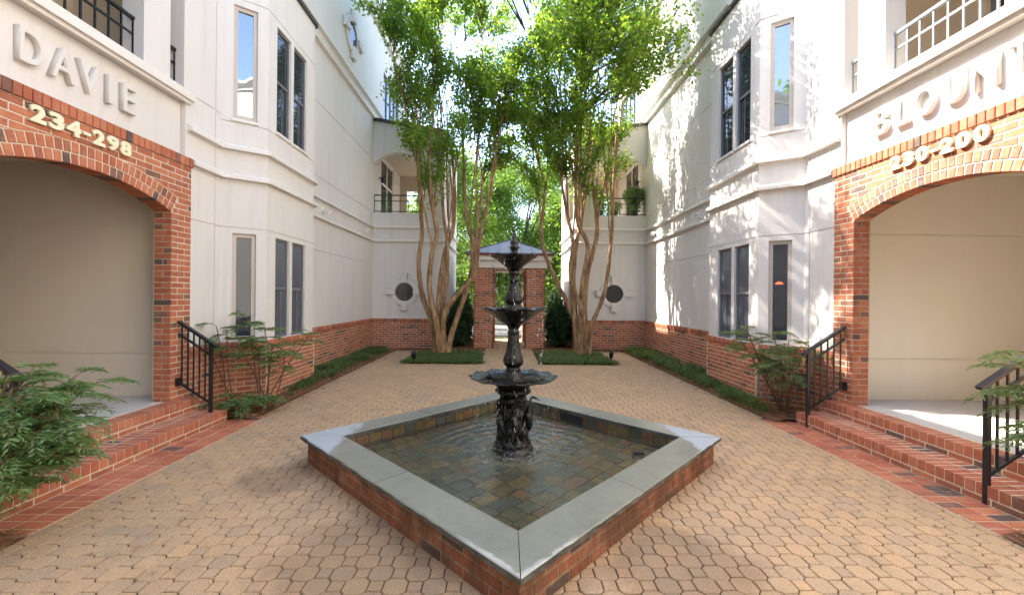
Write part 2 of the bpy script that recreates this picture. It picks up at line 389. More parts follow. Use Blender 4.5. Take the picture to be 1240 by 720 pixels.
M['leaf_nandina2'] = leaf_mat('nandina_leaf_pale', (0.10, 0.17, 0.07), (0.20, 0.27, 0.12), 0.35, 0.45)
M['grass'] = leaf_mat('grass_blade', (0.055, 0.115, 0.03), (0.18, 0.25, 0.085), 0.3)
M['straw'] = leaf_mat('pine_straw', (0.13, 0.06, 0.03), (0.36, 0.20, 0.11), 0.05, 0.9)
def bark_mat(name, c1, c2, c3):
    m, n, l, b = new_mat(name)
    f = noise(n, l, pos_map(n, l, (6, 6, 1.3)), 2.2, 5, 0.6); g = noise(n, l, pos_map(n, l, (12, 12, 2)), 3.5, 4, 0.6)
    c = ramp(n, l, f, [(0.30, c1), (0.5, c2), (0.68, c3)])
    c = mix(n, l, mth(n, l, 'MULTIPLY', ramp(n, l, g, [(0.55, 0.0), (0.7, 1.0)]), 0.5), c, c1)
    l.new(c, b.inputs['Base Color']); b.inputs['Roughness'].default_value = 0.7; b.inputs['Specular IOR Level'].default_value = 0.25
    bump(n, l, f, 0.5, 0.01, b); return m
M['bark'] = bark_mat('crape_bark', (0.13, 0.07, 0.032), (0.30, 0.175, 0.085), (0.48, 0.33, 0.20))
M['bark_dark'] = bark_mat('dark_bark', (0.06, 0.045, 0.035), (0.10, 0.075, 0.055), (0.15, 0.115, 0.085))
M['cane'] = plain('nandina_cane', (0.14, 0.075, 0.04), 0.7, var=0.3, scale=30)
M['mulch'] = plain('mulch_soil', (0.19, 0.095, 0.055), 0.95, var=0.45, scale=24, spec=0.1, bmp=0.6)
M['soil'] = plain('ground_soil', (0.10, 0.085, 0.05), 0.95, var=0.35, scale=0.7, spec=0.1)
M['path_far'] = plain('far_path_concrete', (0.34, 0.31, 0.26), 0.9, var=0.1, scale=2)
M['path_red'] = plain('red_path_joint', (0.22, 0.14, 0.10), 0.9, var=0.15, scale=4)
M['roof_metal'] = plain('standing_seam_metal', (0.125, 0.13, 0.135), 0.55, 0.2, 0.12, 5)

# ------------------------------------------------------------------ bricks and other repeated pieces
_bm_cache = {}
def brick_arrays(L, D, H, full=False, c=0.005):
    """a brick: x along its length, front face at y = 0, body towards -y; chamfered edges"""
    x, z = L / 2, H / 2
    if not full:
        v = [(-x + c, 0, -z + c), (x - c, 0, -z + c), (x - c, 0, z - c), (-x + c, 0, z - c),
             (-x, -c, -z), (x, -c, -z), (x, -c, z), (-x, -c, z), (-x, -D, -z), (x, -D, -z), (x, -D, z), (-x, -D, z)]
        f = [(0, 3, 2, 1), (0, 1, 5, 4), (1, 2, 6, 5), (2, 3, 7, 6), (3, 0, 4, 7), (4, 5, 9, 8), (5, 6, 10, 9), (6, 7, 11, 10), (7, 4, 8, 11)]
    else:
        v = []; f = []
        def ring(xx, zz, y): return [(-xx, y, -zz), (xx, y, -zz), (xx, y, zz), (-xx, y, zz)]
        v = ring(x - c, z - c, 0) + ring(x, z, -c) + ring(x, z, -D + c) + ring(x - c, z - c, -D)
        f = [(0, 3, 2, 1), (12, 13, 14, 15)]
        for k in range(3):
            for i in range(4): f.append((k * 4 + i, k * 4 + (i + 1) % 4, k * 4 + 4 + (i + 1) % 4, k * 4 + 4 + i))
    return np.array(v, np.float32), f
def brick_mesh(L, D, H, full, mat, c=0.005, name='brick'):
    key = (round(L, 3), round(D, 3), round(H, 3), full, mat.name, c)
    if key not in _bm_cache:
        v, f = brick_arrays(L, D, H, full, c)
        me = bpy.data.meshes.new(name); me.from_pydata(v.tolist(), [], f); me.materials.append(mat); me.update()
        _bm_cache[key] = me
    return _bm_cache[key]
def frame(p, n, tilt=0.0):
    """matrix with y = outward normal n (horizontal), z = up, at p"""
    n = Vector(n).normalized(); t = n.cross(Vector((0, 0, 1)))
    m = Matrix(((t.x, n.x, 0, p[0]), (t.y, n.y, 0, p[1]), (t.z, n.z, 1, p[2]), (0, 0, 0, 1)))
    return m @ Matrix.Rotation(tilt, 4, 'Y') if tilt else m
def emit(name, items, parent, limit, minpx, m_obj, m_isl, rest_name, full=False, c=0.005):
    """items: (matrix, (L, D, H)); the ones that show largest become objects, the rest one part"""
    sc = []
    for k, (Mx, dim) in enumerate(items):
        d, ok = seen(Mx.translation); px = F_PX * max(dim[0], dim[2]) / d if ok else 0
        sc.append((px, k))
    sc.sort(reverse=True)
    own = set(k for px, k in sc[:limit] if px >= minpx)
    V = []; Fq = []; base = 0
    for k, (Mx, dim) in enumerate(items):
        if k in own:
            link(bpy.data.objects.new(name, brick_mesh(*dim, full, m_obj, c, name)), parent, Mx)
        else:
            v, f = brick_arrays(*dim, full, c)
            A = np.array(Mx); V.append(v @ A[:3, :3].T + A[:3, 3]); Fq += [tuple(i + base for i in q) for q in f]; base += len(v)
    if V:
        o = np_mesh(rest_name, np.concatenate(V), np.array(Fq), m_isl, parent); o['kind'] = 'stuff'
    return len(own)
def jit(s): return rng.uniform(-s, s)
def row(items, sx, p0, p1, zc, h, proud, L0=0.205, J=0.010, off=0.0, D=0.04, wob=0.0015):
    """one course of bricks along p0 -> p1 in (a, y); court side is the normal (-dy, dx)"""
    dx, dy = p1[0] - p0[0], p1[1] - p0[1]; L = math.hypot(dx, dy); dx /= L; dy /= L
    n = (-dy, dx); s = -off
    while s < L - 0.02:
        a, b = max(s, 0.0), min(s + L0, L)
        if b - a > 0.03:
            m = (a + b) / 2; pr = proud + jit(wob)
            p = (sx * (p0[0] + dx * m + n[0] * pr), p0[1] + dy * m + n[1] * pr, zc)
            items.append((frame(p, (sx * n[0], n[1], 0)), (b - a, D, h)))
        s += L0 + J

# ------------------------------------------------------------------ ground, paving
g = MB(); g.add([(-900, -900, -0.10), (900, -900, -0.10), (900, 900, -0.10), (-900, 900, -0.10)], [(0, 1, 2, 3)])
tag(g.build('ground', M['soil']), 'dark soil ground that the whole courtyard lies on', kind='structure')
XA, XB = 4.25, 3.77                     # main wall plane, bay front plane (distance from the court's axis)
YW0, YW1 = 12.9, 16.2                   # back wings
BED = 3.42
FC = Vector((-0.06, 4.06, 0))           # fountain centre
FH = 2.06                               # half diagonal of the coping
pv = MB(); pv.box(-4.3, 4.3, -8.0, 12.85, -0.09, -0.012); 
pave = tag(pv.build('pavement', M['mortar_dark']), 'tan octagon and square paver courtyard floor', kind='structure')

W8, S4 = 0.1365, 0.0835
PIT = W8 + S4
def clip_poly(poly, x0, x1, y0, y1):
    def cut(P, ax, val, keep_less):
        out = []
        for i in range(len(P)):
            a, b = P[i], P[(i + 1) % len(P)]
            ia = (a[ax] <= val) if keep_less else (a[ax] >= val); ib = (b[ax] <= val) if keep_less else (b[ax] >= val)
            if ia: out.append(a)
            if ia != ib:
                t = (val - a[ax]) / (b[ax] - a[ax]); out.append((a[0] + t * (b[0] - a[0]), a[1] + t * (b[1] - a[1])))
        return out
    for ax, val, kl in ((0, x0, False), (0, x1, True), (1, y0, False), (1, y1, True)):
        if len(poly) < 3: return []
        poly = cut(poly, ax, val, kl)
    return poly
def octagon(w, c): 
    h = w / 2; k = h - c
    return [(k, -h), (h, -k), (h, k), (k, h), (-k, h), (-h, k), (-h, -k), (-k, -h)]
GAP = 0.0062
oct_p = octagon(W8 - GAP, (W8 - S4) / 2 - GAP * 0.3); sq_h = S4 / 2 - GAP / 2
sq_p = [(-sq_h, -sq_h), (sq_h, -sq_h), (sq_h, sq_h), (-sq_h, sq_h)]
def slab(poly, z, th=0.03, c=0.0045):
    n = len(poly); cx = sum(p[0] for p in poly) / n; cy = sum(p[1] for p in poly) / n
    ins = []
    for p in poly:
        d = math.hypot(p[0] - cx, p[1] - cy) or 1; k = max(0.2, 1 - 1.3 * c / d); ins.append((cx + (p[0] - cx) * k, cy + (p[1] - cy) * k))
    v = [(p[0], p[1], z) for p in ins] + [(p[0], p[1], z - c) for p in poly] + [(p[0], p[1], z - th) for p in poly]
    f = [tuple(range(n))]
    for r in (0, n):
        for i in range(n): f.append((r + n + i, r + n + (i + 1) % n, r + (i + 1) % n, r + i))
    return v, f
def slab_mesh(poly, mat, name):
    v, f = slab(poly, 0); me = bpy.data.meshes.new(name); me.from_pydata(v, [], f); me.materials.append(mat); me.update(); return me
oct_me, sq_me = slab_mesh(oct_p, M['paver'], 'octagon_paver'), slab_mesh(sq_p, M['paver'], 'square_paver')
cand = {0: [], 1: []}
rest = MB()
for j in range(-26, 118):
    y = 0.03 + j * PIT / 2
    for i in range(-34, 35):
        x = i * PIT / 2 + 0.02
        kind = (i + j) % 2                       # 0 octagon, 1 square
        if abs(x - FC.x) + abs(y - FC.y) < 1.62: continue
        lim = 3.315 if y < 5.62 else BED
        if y > 12.75 or y < -2.8: continue
        if abs(x) < 0.72 and y > 9.95: continue                    # reddish path to the pavilion
        if 0.72 < abs(x) < 2.62 and 10.05 < y < 12.1: continue     # tree beds
        poly0 = oct_p if kind == 0 else sq_p
        ext = W8 / 2 if kind == 0 else S4 / 2
        if abs(x) > lim + ext: continue
        if abs(x) > lim - ext:
            P = clip_poly([(p[0] + x, p[1] + y) for p in poly0], -lim, lim, -9, 99)
            if len(P) >= 3: v, f = slab(P, 0.0); rest.add(v, f)
            continue
        d, ok = seen((x, y, 0))
        hid = ok and abs(x - FC.x) + abs(y - FC.y) < 1.98
        cand[kind].append((d if ok and not hid else 90 + d, x, y))
for kind in (0, 1):
    cand[kind].sort()
    for k, (d, x, y) in enumerate(cand[kind]):
        z = jit(0.0016)
        if k < 300 and d < 60:
            Mx = Matrix.Translation((x, y, z)) @ Matrix.Rotation(jit(0.006), 4, 'X') @ Matrix.Rotation(jit(0.006), 4, 'Y') @ Matrix.Rotation(jit(0.012), 4, 'Z')
            link(bpy.data.objects.new(('octagon_paver', 'square_paver')[kind], (oct_me, sq_me)[kind]), pave, Mx)
        else:
            v, f = slab([(p[0] + x, p[1] + y) for p in (oct_p, sq_p)[kind]], z); rest.add(v, f)
o = rest.build('distant_pavers', M['paver_isl'], pave, recalc=False); o['kind'] = 'stuff'

# reddish brick path from the court to the pavilion, and on through it
pp = MB(); pp.box(-0.715, 0.715, 9.98, 16.3, -0.06, -0.012)
path = tag(pp.build('path', M['mortar_dark']), 'reddish brick path leading under the pavilion', kind='structure')
items = []
y = 10.0; k = 0
def lay_flat(items, x0, x1, y0, y1, along, L=0.2, Wd=0.095, J=0.007, z=0.0, D=0.03):
    """bricks laid flat: along 'x' or 'y' says where the length points"""
    a0, a1, b0, b1 = (x0, x1, y0, y1) if along == 'x' else (y0, y1, x0, x1)
    b = b0; r = 0
    while b < b1 - 0.02:
        w = min(Wd, b1 - b); a = a0 - (0 if r % 2 == 0 else (L + J) / 2)
        while a < a1 - 0.02:
            p, q = max(a, a0), min(a + L, a1)
            if q - p > 0.03:
                c1, c2 = (p + q) / 2, b + w / 2
                cx, cy = (c1, c2) if along == 'x' else (c2, c1)
                base = Matrix.Translation((cx, cy, z + jit(0.0012)))
                rot = Matrix(((1, 0, 0, 0), (0, 0, -1, 0), (0, 1, 0, 0), (0, 0, 0, 1)))
                if along == 'y': rot = Matrix(((0, 0, 1, 0), (1, 0, 0, 0), (0, 1, 0, 0), (0, 0, 0, 1)))
                items.append((base @ rot, (q - p, D, w)))
            a += L + J
        b += Wd + J; r += 1
lay_flat(items, -0.71, 0.71, 10.0, 16.2, 'x')
emit('brick', items, path, 300, 9, M['paver'], M['paver_isl'], 'far_bricks')

far = MB(); far.box(-9, 9, 18.2, 24.5, -0.09, -0.03)
tag(far.build('far_road', M['path_far']), 'pale sunlit pavement beyond the pavilion', kind='structure')

# ------------------------------------------------------------------ wall panels
def panel(mb, P, u0, u1, z0, z1, rects):
    """relief panel: rects (ua, ub, za, zb, depth, floor?) override in order; P(u, depth, z) -> point"""
    us = sorted(set([u0, u1] + [min(max(x, u0), u1) for r in rects for x in r[:2]]))
    zs = sorted(set([z0, z1] + [min(max(x, z0), z1) for r in rects for x in r[2:4]]))
    nu, nz = len(us) - 1, len(zs) - 1
    D = [[(0.0, True)] * nz for _ in range(nu)]
    for i in range(nu):
        cu = (us[i] + us[i + 1]) / 2
        for j in range(nz):
            cz = (zs[j] + zs[j + 1]) / 2
            for r in rects:
                if r[0] < cu < r[1] and r[2] < cz < r[3]: D[i][j] = (r[4], r[5])
    for i in range(nu):
        for j in range(nz):
            d, fl = D[i][j]; a, b, c, e = us[i], us[i + 1], zs[j], zs[j + 1]
            if fl: mb.add([P(a, d, c), P(b, d, c), P(b, d, e), P(a, d, e)], [(0, 1, 2, 3)])
            if i + 1 < nu and D[i + 1][j][0] != d:
                d2 = D[i + 1][j][0]; mb.add([P(b, d, c), P(b, d2, c), P(b, d2, e), P(b, d, e)], [(0, 1, 2, 3)])
            if j + 1 < nz and D[i][j + 1][0] != d:
                d2 = D[i][j + 1][0]; mb.add([P(a, d, e), P(b, d, e), P(b, d2, e), P(a, d2, e)], [(0, 1, 2, 3)])
def face(sx, p0, p1):
    """P(u, depth, z) on a wall face p0 -> p1 in (a, y)"""
    dx, dy = p1[0] - p0[0], p1[1] - p0[1]; L = math.hypot(dx, dy); dx /= L; dy /= L; n = (-dy, dx)
    return (lambda u, d, z: (sx * (p0[0] + dx * u - n[0] * d), p0[1] + dy * u - n[1] * d, z)), L, n
def sweep(mb, sx, path, prof):
    """moulding: profile (out, z) swept along a plan path in (a, y) with mitred corners"""
    ns = []
    for i in range(len(path) - 1):
        dx, dy = path[i + 1][0] - path[i][0], path[i + 1][1] - path[i][1]; L = math.hypot(dx, dy); ns.append((-dy / L, dx / L))
    ms = []
    for i in range(len(path)):
        if i == 0: ms.append(ns[0])
        elif i == len(path) - 1: ms.append(ns[-1])
        else:
            a, b = ns[i - 1], ns[i]; k = 1 + a[0] * b[0] + a[1] * b[1]; ms.append(((a[0] + b[0]) / k, (a[1] + b[1]) / k))
    b0 = len(mb.v); m = len(prof)
    for p, q in zip(path, ms):
        for o_, z in prof: mb.v.append((sx * (p[0] + q[0] * o_), p[1] + q[1] * o_, z))
    for i in range(len(path) - 1):
        for k in range(m): mb.f.append((b0 + i * m + k, b0 + i * m + (k + 1) % m, b0 + (i + 1) * m + (k + 1) % m, b0 + (i + 1) * m + k))
    mb.f.append(tuple(b0 + k for k in range(m))); e = b0 + (len(path) - 1) * m
    mb.f.append(tuple(e + k for k in range(m)))

def glyph(ch, extrude, bold=0.0):
    cu = bpy.data.curves.new('glyph', 'FONT'); cu.body = ch; cu.size = 1.0; cu.extrude = extrude; cu.offset = bold; cu.resolution_u = 4
    cu.bevel_depth = 0.006; cu.bevel_resolution = 1
    ob = bpy.data.objects.new('glyph', cu); COL.objects.link(ob)
    dg = bpy.context.evaluated_depsgraph_get()
    me = bpy.data.meshes.new_from_object(ob.evaluated_get(dg)); bpy.data.objects.remove(ob); bpy.data.curves.remove(cu)
    return me
def lettering(name, text, spans, z0, z1, sx, a_face, depth, mat, parent, bold):
    """each character fitted to its span (near/far y of the glyph) on the wall plane a_face"""
    for ch, (s0, s1) in zip(text, spans):
        me = glyph(ch, 0.5, bold); n = len(me.vertices); co = np.empty(n * 3, np.float32); me.vertices.foreach_get('co', co); co = co.reshape(-1, 3)
        lo, hi = co.min(0), co.max(0); q = (co - lo) / np.maximum(hi - lo, 1e-6)
        if ch == '-': za, zb = z0 + 0.36 * (z1 - z0), z0 + 0.54 * (z1 - z0)
        else: za, zb = z0, z1
        W = np.empty_like(co)
        W[:, 1] = s0 + (s1 - s0) * q[:, 0]; W[:, 2] = za + (zb - za) * q[:, 1]; W[:, 0] = sx * (a_face - depth * q[:, 2])
        me.vertices.foreach_set('co', W.ravel()); me.materials.clear(); me.materials.append(mat); me.update()
        me.name = name
        link(bpy.data.objects.new(name, me), parent)

Z_ROW, Z_TOP = 3.25, 3.365              # brick surround
B1, B2 = 3.30, 3.72                     # string courses
YC, HS, Z_SP, RISE = 4.15, 0.985, 2.62, 0.215
RA = (HS * HS + RISE * RISE) / (2 * RISE); ZCC = Z_SP + RISE - RA; PHI = math.asin(HS / RA)
Y_SN, Y_SF = 2.83, 5.45                 # brick surround near and far edge
LAND = 0.31

def window(parent, P, u0, u1, z0, z1, kind, pane, framemat):
    """sash pair half / fixed narrow light, set in its reveal"""
    fw = 0.035 if kind == 'sash' else 0.055
    w = MB(); d0, d1 = 0.035, 0.085
    w.lbox(P, u0, u0 + fw, d0, d1, z0, z1); w.lbox(P, u1 - fw, u1, d0, d1, z0, z1)
    w.lbox(P, u0 + fw, u1 - fw, d0, d1, z1 - fw, z1); w.lbox(P, u0 + fw, u1 - fw, d0, d1, z0, z0 + fw * 1.3)
    wo = w.build('window', framemat, parent)
    a, b = u0 + fw, u1 - fw; zm = (z0 + z1) / 2
    if kind == 'sash':
        for (za, zb, dd) in ((zm, z1 - fw, 0.052), (z0 + fw * 1.3, zm, 0.066)):
            q = MB(); q.lbox(P, a, b, dd, dd + 0.006, za, zb); q.build('pane', pane, wo)
        q = MB(); q.lbox(P, a, b, 0.042, 0.075, zm - 0.022, zm + 0.022); q.build('meeting_rail', framemat, wo)
        q = MB(); um = a + (b - a) * 0.62; q.lbox(P, um - 0.008, um + 0.008, 0.058, 0.064, z0 + fw * 1.3, zm - 0.022); q.build('screen_bar', framemat, wo)
    else:
        q = MB(); q.lbox(P, a, b, 0.06, 0.068, z0 + fw * 1.3, z1 - fw); q.build('pane', pane, wo)
    s = MB(); s.lbox(P, u0 - 0.02, u1 + 0.02, -0.025, 0.034, z0 - 0.04, z0 - 0.002); s.build('sill', M['trim'], wo)
    return wo

def oculus(parent, P, u, z, r, pane):
    """round window with a ring and four key blocks; P local face"""
    def ringpts(r0, r1, d0, d1, a0, a1, n, mb):
        for i in range(n):
            a, b = a0 + (a1 - a0) * i / n, a0 + (a1 - a0) * (i + 1) / n
            q = []
            for d in (d0, d1):
                for (rr, t) in ((r0, a), (r1, a), (r1, b), (r0, b)): q.append(P(u + rr * math.cos(t), d, z + rr * math.sin(t)))
            mb.hexa(q)
    m = MB(); ringpts(r, r * 1.5, -0.035, 0.02, 0, 2 * math.pi, 40, m)
    wo = m.build('oculus_window', M['stucco'], parent)
    m = MB(); ringpts(r * 1.5, r * 1.535, -0.012, 0.02, 0, 2 * math.pi, 40, m); m.build('shadow_line', M['painted_shade'], wo)  # thin dark ring painting the shadow line along the surround
    p = MB(); n = 40
    p.prism([P(u + r * 1.01 * math.cos(2 * math.pi * i / n), 0.03, z + r * 1.01 * math.sin(2 * math.pi * i / n)) for i in range(n)],
            [P(u + r * 1.01 * math.cos(2 * math.pi * i / n), -0.006, z + r * 1.01 * math.sin(2 * math.pi * i / n)) for i in range(n)])
    p.build('pane', pane, wo)
    for k in range(4):
        a = math.pi / 2 * k; t = 0.24
        q = []
        for d in (-0.095, 0.02):
            for (rr, tt) in ((r * 1.02, a - t), (r * 2.0, a - t * 0.72), (r * 2.0, a + t * 0.72), (r * 1.02, a + t)):
                q.append(P(u + rr * math.cos(tt), d, z + rr * math.sin(tt)))
        m = MB(); m.hexa(q); ko = m.build('keystone', M['stucco'], wo)
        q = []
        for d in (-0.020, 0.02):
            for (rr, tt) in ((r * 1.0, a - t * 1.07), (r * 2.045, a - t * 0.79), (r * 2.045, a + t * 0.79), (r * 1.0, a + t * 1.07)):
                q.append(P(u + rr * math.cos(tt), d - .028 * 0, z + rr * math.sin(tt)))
        m = MB(); m.hexa(q); m.build('shadow_line', M['painted_shade'], wo)  # larger dark backing paints the shadow edge of each key block
    return wo

def railing_part(parent, name, p0, p1, z0, h, posts, mid, mat, rail=0.03):
    """balcony rail between two points"""
    m = MB(); a, b = Vector((p0[0], p0[1], 0)), Vector((p1[0], p1[1], 0)); up = Vector((0, 0, 1))
    m.bar(a + up * (z0 + h), b + up * (z0 + h), rail * 1.4, rail); ro = m.build(name, mat, parent)
    m = MB(); m.bar(a + up * (z0 + h * mid), b + up * (z0 + h * mid), rail * 0.7); m.build('middle_rail', mat, ro)
    m = MB(); m.bar(a + up * (z0 + 0.06), b + up * (z0 + 0.06), rail * 0.8); m.build('bottom_rail', mat, ro)
    for i in range(posts + 1):
        c = a.lerp(b, i / posts); m = MB(); m.bar(c + up * z0, c + up * (z0 + h - rail / 2), 0.016); m.build('baluster', mat, ro)
    return ro

def building(sx, label, letters, lspans, digits, dspans, fg):
    B = tag(empty('apartment_building', (sx * 5.5, 8, 0)), label, 'building')
    gro = 0.013; gd = 0.012
    # --- street-court facade, y -2.5 .. 6.03
    P, L, n = face(sx, (XA, -7.0), (XA, 6.03)); U = lambda y: y + 7.0
    holes = [(0, L, 4.215 - gro / 2, 4.215 + gro / 2, gd, True), (U(5.93) - gro / 2, U(5.93) + gro / 2, 0.9, 9.9, gd, True),
             (0, L, 2.60 - gro / 2, 2.60 + gro / 2, gd, True),
             (U(2.98), U(5.38), Z_TOP, 4.07, 0.07, True),                                   # recessed name panel
             (U(Y_SN + 0.01), U(Y_SF - 0.01), 0, Z_TOP - 0.02, 0.20, False)]
    for (a, b) in ((3.60, 4.76), (5.13, 5.35), (3.00, 3.22)): holes.append((U(a), U(b), 4.20, 6.35, 0.24, False))
    w = MB(); panel(w, P, 0, L, 0, 10.1, holes); w.build('facade_wall', M['stucco'], B)
    m = MB(); m.lbox(P, U(2.90), U(5.46), -0.075, 0.0, 4.10, 4.20); m.lbox(P, U(2.93), U(5.43), -0.04, 0.0, 4.06, 4.10); m.build('ledge', M['trim'], B)
    sp = MB(); sp.lbox(P, U(2.99), U(5.37), 0.066, 0.069, Z_TOP + 0.01, 4.06); spo = sp.build('name_panel', M['stucco'], B)
    lettering('letter', letters, lspans, 3.59, 3.885, sx, XA + 0.066, 0.062, M['stucco'], spo, 0.0)
    # loggia behind the upper openings
    lg = MB(); A2 = 6.0
    def q(mb, pts): mb.add([(sx * p[0], p[1], p[2]) for p in pts], [(0, 1, 2, 3)])
    q(lg, [(XA + .24, 2.6, 4.0), (XA + .24, 5.7, 4.0), (A2, 5.7, 4.0), (A2, 2.6, 4.0)])
    q(lg, [(XA + .24, 2.6, 6.5), (XA + .24, 5.7, 6.5), (A2, 5.7, 6.5), (A2, 2.6, 6.5)])
    q(lg, [(XA + .24, 5.7, 4.0), (A2, 5.7, 4.0), (A2, 5.7, 6.5), (XA + .24, 5.7, 6.5)])
    q(lg, [(XA + .24, 2.6, 4.0), (A2, 2.6, 4.0), (A2, 2.6, 6.5), (XA + .24, 2.6, 6.5)])
    q(lg, [(A2, 2.6, 4.0), (A2, 5.7, 4.0), (A2, 5.7, 6.5), (A2, 2.6, 6.5)])
    lg.build('loggia_interior', M['interior'], B, recalc=False)
    dr = MB()
    for yy in (3.0, 3.7, 4.4, 5.1): dr.box(*sorted((sx * (A2 - .06), sx * (A2 - .01))), yy - .03, yy + .03, 4.02, 6.1)
    dr.box(*sorted((sx * (A2 - .06), sx * (A2 - .01))), 2.97, 5.13, 6.1, 6.17)
    dro = dr.build('glass_door', M['frame_grey'], B)
    for yy in (3.0, 3.7, 4.4):
        d_ = MB(); d_.box(*sorted((sx * (A2 - .03), sx * (A2 - .02))), yy + .03, yy + .67, 4.05, 6.1); d_.build('pane', M['pane'], dro)
    railing_part(B, 'loggia_railing', (sx * (XA + .12), 3.60), (sx * (XA + .12), 4.76), 4.20, 0.52, 8, 0.66, M['metal_black'] if sx < 0 else M['grey_metal'])
    railing_part(B, 'loggia_railing', (sx * (XA + .12), 5.13), (sx * (XA + .12), 5.35), 4.20, 0.52, 2, 0.66, M['metal_black'] if sx < 0 else M['grey_metal'])
    # entrance passage behind the arch
    ps = MB(); Y0, Y1, AE = 2.95, 5.44, 7.5
    Pw = lambda u, d, z: (sx * (XA + 0.17 + u), Y1 + d, z)
    panel(ps, Pw, 0, AE - XA - .17, LAND - .02, 3.3, [(0, 9, 2.50, 2.508, .01, True), (0, 9, 0.85, 0.858, .01, True)])
    q(ps, [(XA + .17, Y0, 0), (AE, Y0, 0), (AE, Y0, 3.3), (XA + .17, Y0, 3.3)])
    q(ps, [(AE, Y0, 0), (AE, Y1, 0), (AE, Y1, 3.3), (AE, Y0, 3.3)])
    q(ps, [(XA + .1, Y0, 3.3), (AE, Y0, 3.3), (AE, Y1 + .1, 3.3), (XA + .1, Y1 + .1, 3.3)])
    ps.build('passage_wall', M['stucco_grey'], B, recalc=False)
    # --- brick arch surround
    pr = 0.030
    bk = MB()
    x0, x1 = XA - pr + .004, XA + .19
    bx = lambda y0, y1, z0, z1: bk.box(*sorted((sx * x0, sx * x1)), y0, y1, z0, z1)
    bx(YC + HS + .008, Y_SF - .004, 0, Z_SP); bx(Y_SN + .004, YC - HS - .008, 0, Z_SP)
    N = 28
    ys = [YC - HS + 2 * HS * i / N for i in range(N + 1)]; inz = lambda y: ZCC + math.sqrt(max(RA * RA - (y - YC) ** 2, 0)) + .008
    for i in range(N):
        bot = [(sx * x0, ys[i], inz(ys[i])), (sx * x0, ys[i + 1], inz(ys[i + 1])), (sx * x1, ys[i + 1], inz(ys[i + 1])), (sx * x1, ys[i], inz(ys[i]))]
        bk.prism(bot, [(p[0], p[1], Z_TOP - .01) for p in bot])
    bx(YC + HS, Y_SF - .004, Z_SP, Z_TOP - .01); bx(Y_SN + .004, YC - HS, Z_SP, Z_TOP - .01)
    sur = bk.build('brick_surround', M['mortar'], B)
    items = []; NC = 46; ch = Z_ROW / NC; bh = ch - .010
    nrm = (-sx, 0, 0); RO = RA + .215; z_sk = ZCC + RO * math.cos(PHI); o_sk = RO * math.sin(PHI)
    ext = lambda o: ZCC + math.sqrt(max(RO * RO - o * o, 0)) + .006
    cut = []
    for k in range(NC):
        zc = (k + .5) * ch; off = 0 if k % 2 == 0 else .1075
        if zc < z_sk:
            lo = HS if zc < Z_SP else HS + (zc - Z_SP) * (o_sk - HS) / (z_sk - Z_SP) + .012
            for (ya, yb) in ((YC + lo, Y_SF), (Y_SN, YC - lo)):
                w_ = yb - ya; cutp = ya + (.205 if (k % 2 == 0) == (ya > YC) else w_ - .215)
                for (a, b) in ((ya, cutp), (cutp + .010, yb)):
                    if b - a > .02: items.append((frame((sx * (XA - pr + jit(.0015)), (a + b) / 2, zc), nrm), (b - a, .05, bh)))
        else:
            s = Y_SN - off
            while s < Y_SF - .02:
                a, b = max(s, Y_SN), min(s + .205, Y_SF); s += .215
                if b - a < .03: continue
                lo = [max(zc - bh / 2, ext(t - YC)) if abs(t - YC) < o_sk else zc - bh / 2 for t in np.linspace(a, b, 6)]
                if min(lo) > zc + bh / 2 - .012: continue
                if max(lo) <= zc - bh / 2 + 1e-6: items.append((frame((sx * (XA - pr + jit(.0015)), (a + b) / 2, zc), nrm), (b - a, .05, bh)))
                else: cut.append((a, b, [min(v, zc + bh / 2 - .004) for v in lo], zc + bh / 2))
    for k in range(NC):                                    # far jamb, seen square on
        zc = (k + .5) * ch
        if zc > Z_SP or zc < LAND - .04: continue
        segs = ((0.0, .205),) if k % 2 else ((0.0, .0975), (.1075, .205))
        for (a, b) in segs: items.append((frame((sx * (XA - pr + (a + b) / 2), YC + HS - jit(.001), zc), (0, -1, 0)), (b - a, .008, bh)))
    for rr, dl in ((RA, .1), (RA + .11, .1)):              # two rings of headers
        nb = int(round(2 * PHI * rr / .0745))
        for i in range(nb):
            a = -PHI + 2 * PHI * (i + .5) / nb
            c = Vector((sx * (XA - pr - .003 + jit(.001)), YC + (rr + dl / 2) * math.sin(a), ZCC + (rr + dl / 2) * math.cos(a)))
            t = Vector((0, math.cos(a), -math.sin(a))); r_ = Vector((0, math.sin(a), math.cos(a))); nn = Vector((-sx, 0, 0))
            if t.cross(nn).dot(r_) < 0: t = -t
            m4 = Matrix(((t.x, nn.x, r_.x, c.x), (t.y, nn.y, r_.y, c.y), (t.z, nn.z, r_.z, c.z), (0, 0, 0, 1)))
            items.append((m4, (2 * PHI * rr / nb - .011, .20, dl)))
    nb = 36
    for i in range(nb):                                    # rowlock course along the top, standing a little proud
        w_ = (Y_SF - Y_SN + .03) / nb; yc = Y_SN - .015 + w_ * (i + .5)
        items.append((frame((sx * (XA - pr - .022 + jit(.001)), yc, (Z_ROW + Z_TOP) / 2 + .002), nrm), (w_ - .009, .09, Z_TOP - Z_ROW)))
    emit('brick', items, sur, 300, 5, M['brick'], M['brick_isl'], 'far_bricks')
    for (a, b, lo, top) in cut:
        ysb = np.linspace(a, b, 6); m = MB()
        fr = [(ysb[i], lo[i]) for i in range(6)] + [(b, top), (a, top)]
        m.prism([(sx * (XA - pr), y_, z_) for y_, z_ in fr], [(sx * (XA - pr + .05), y_, z_) for y_, z_ in fr]); m.build('brick', M['brick'], sur)
    lettering('digit', digits, dspans, 3.085, 3.235, sx, XA - pr - .004, 0.03, M['numbers'], sur, 0.035)
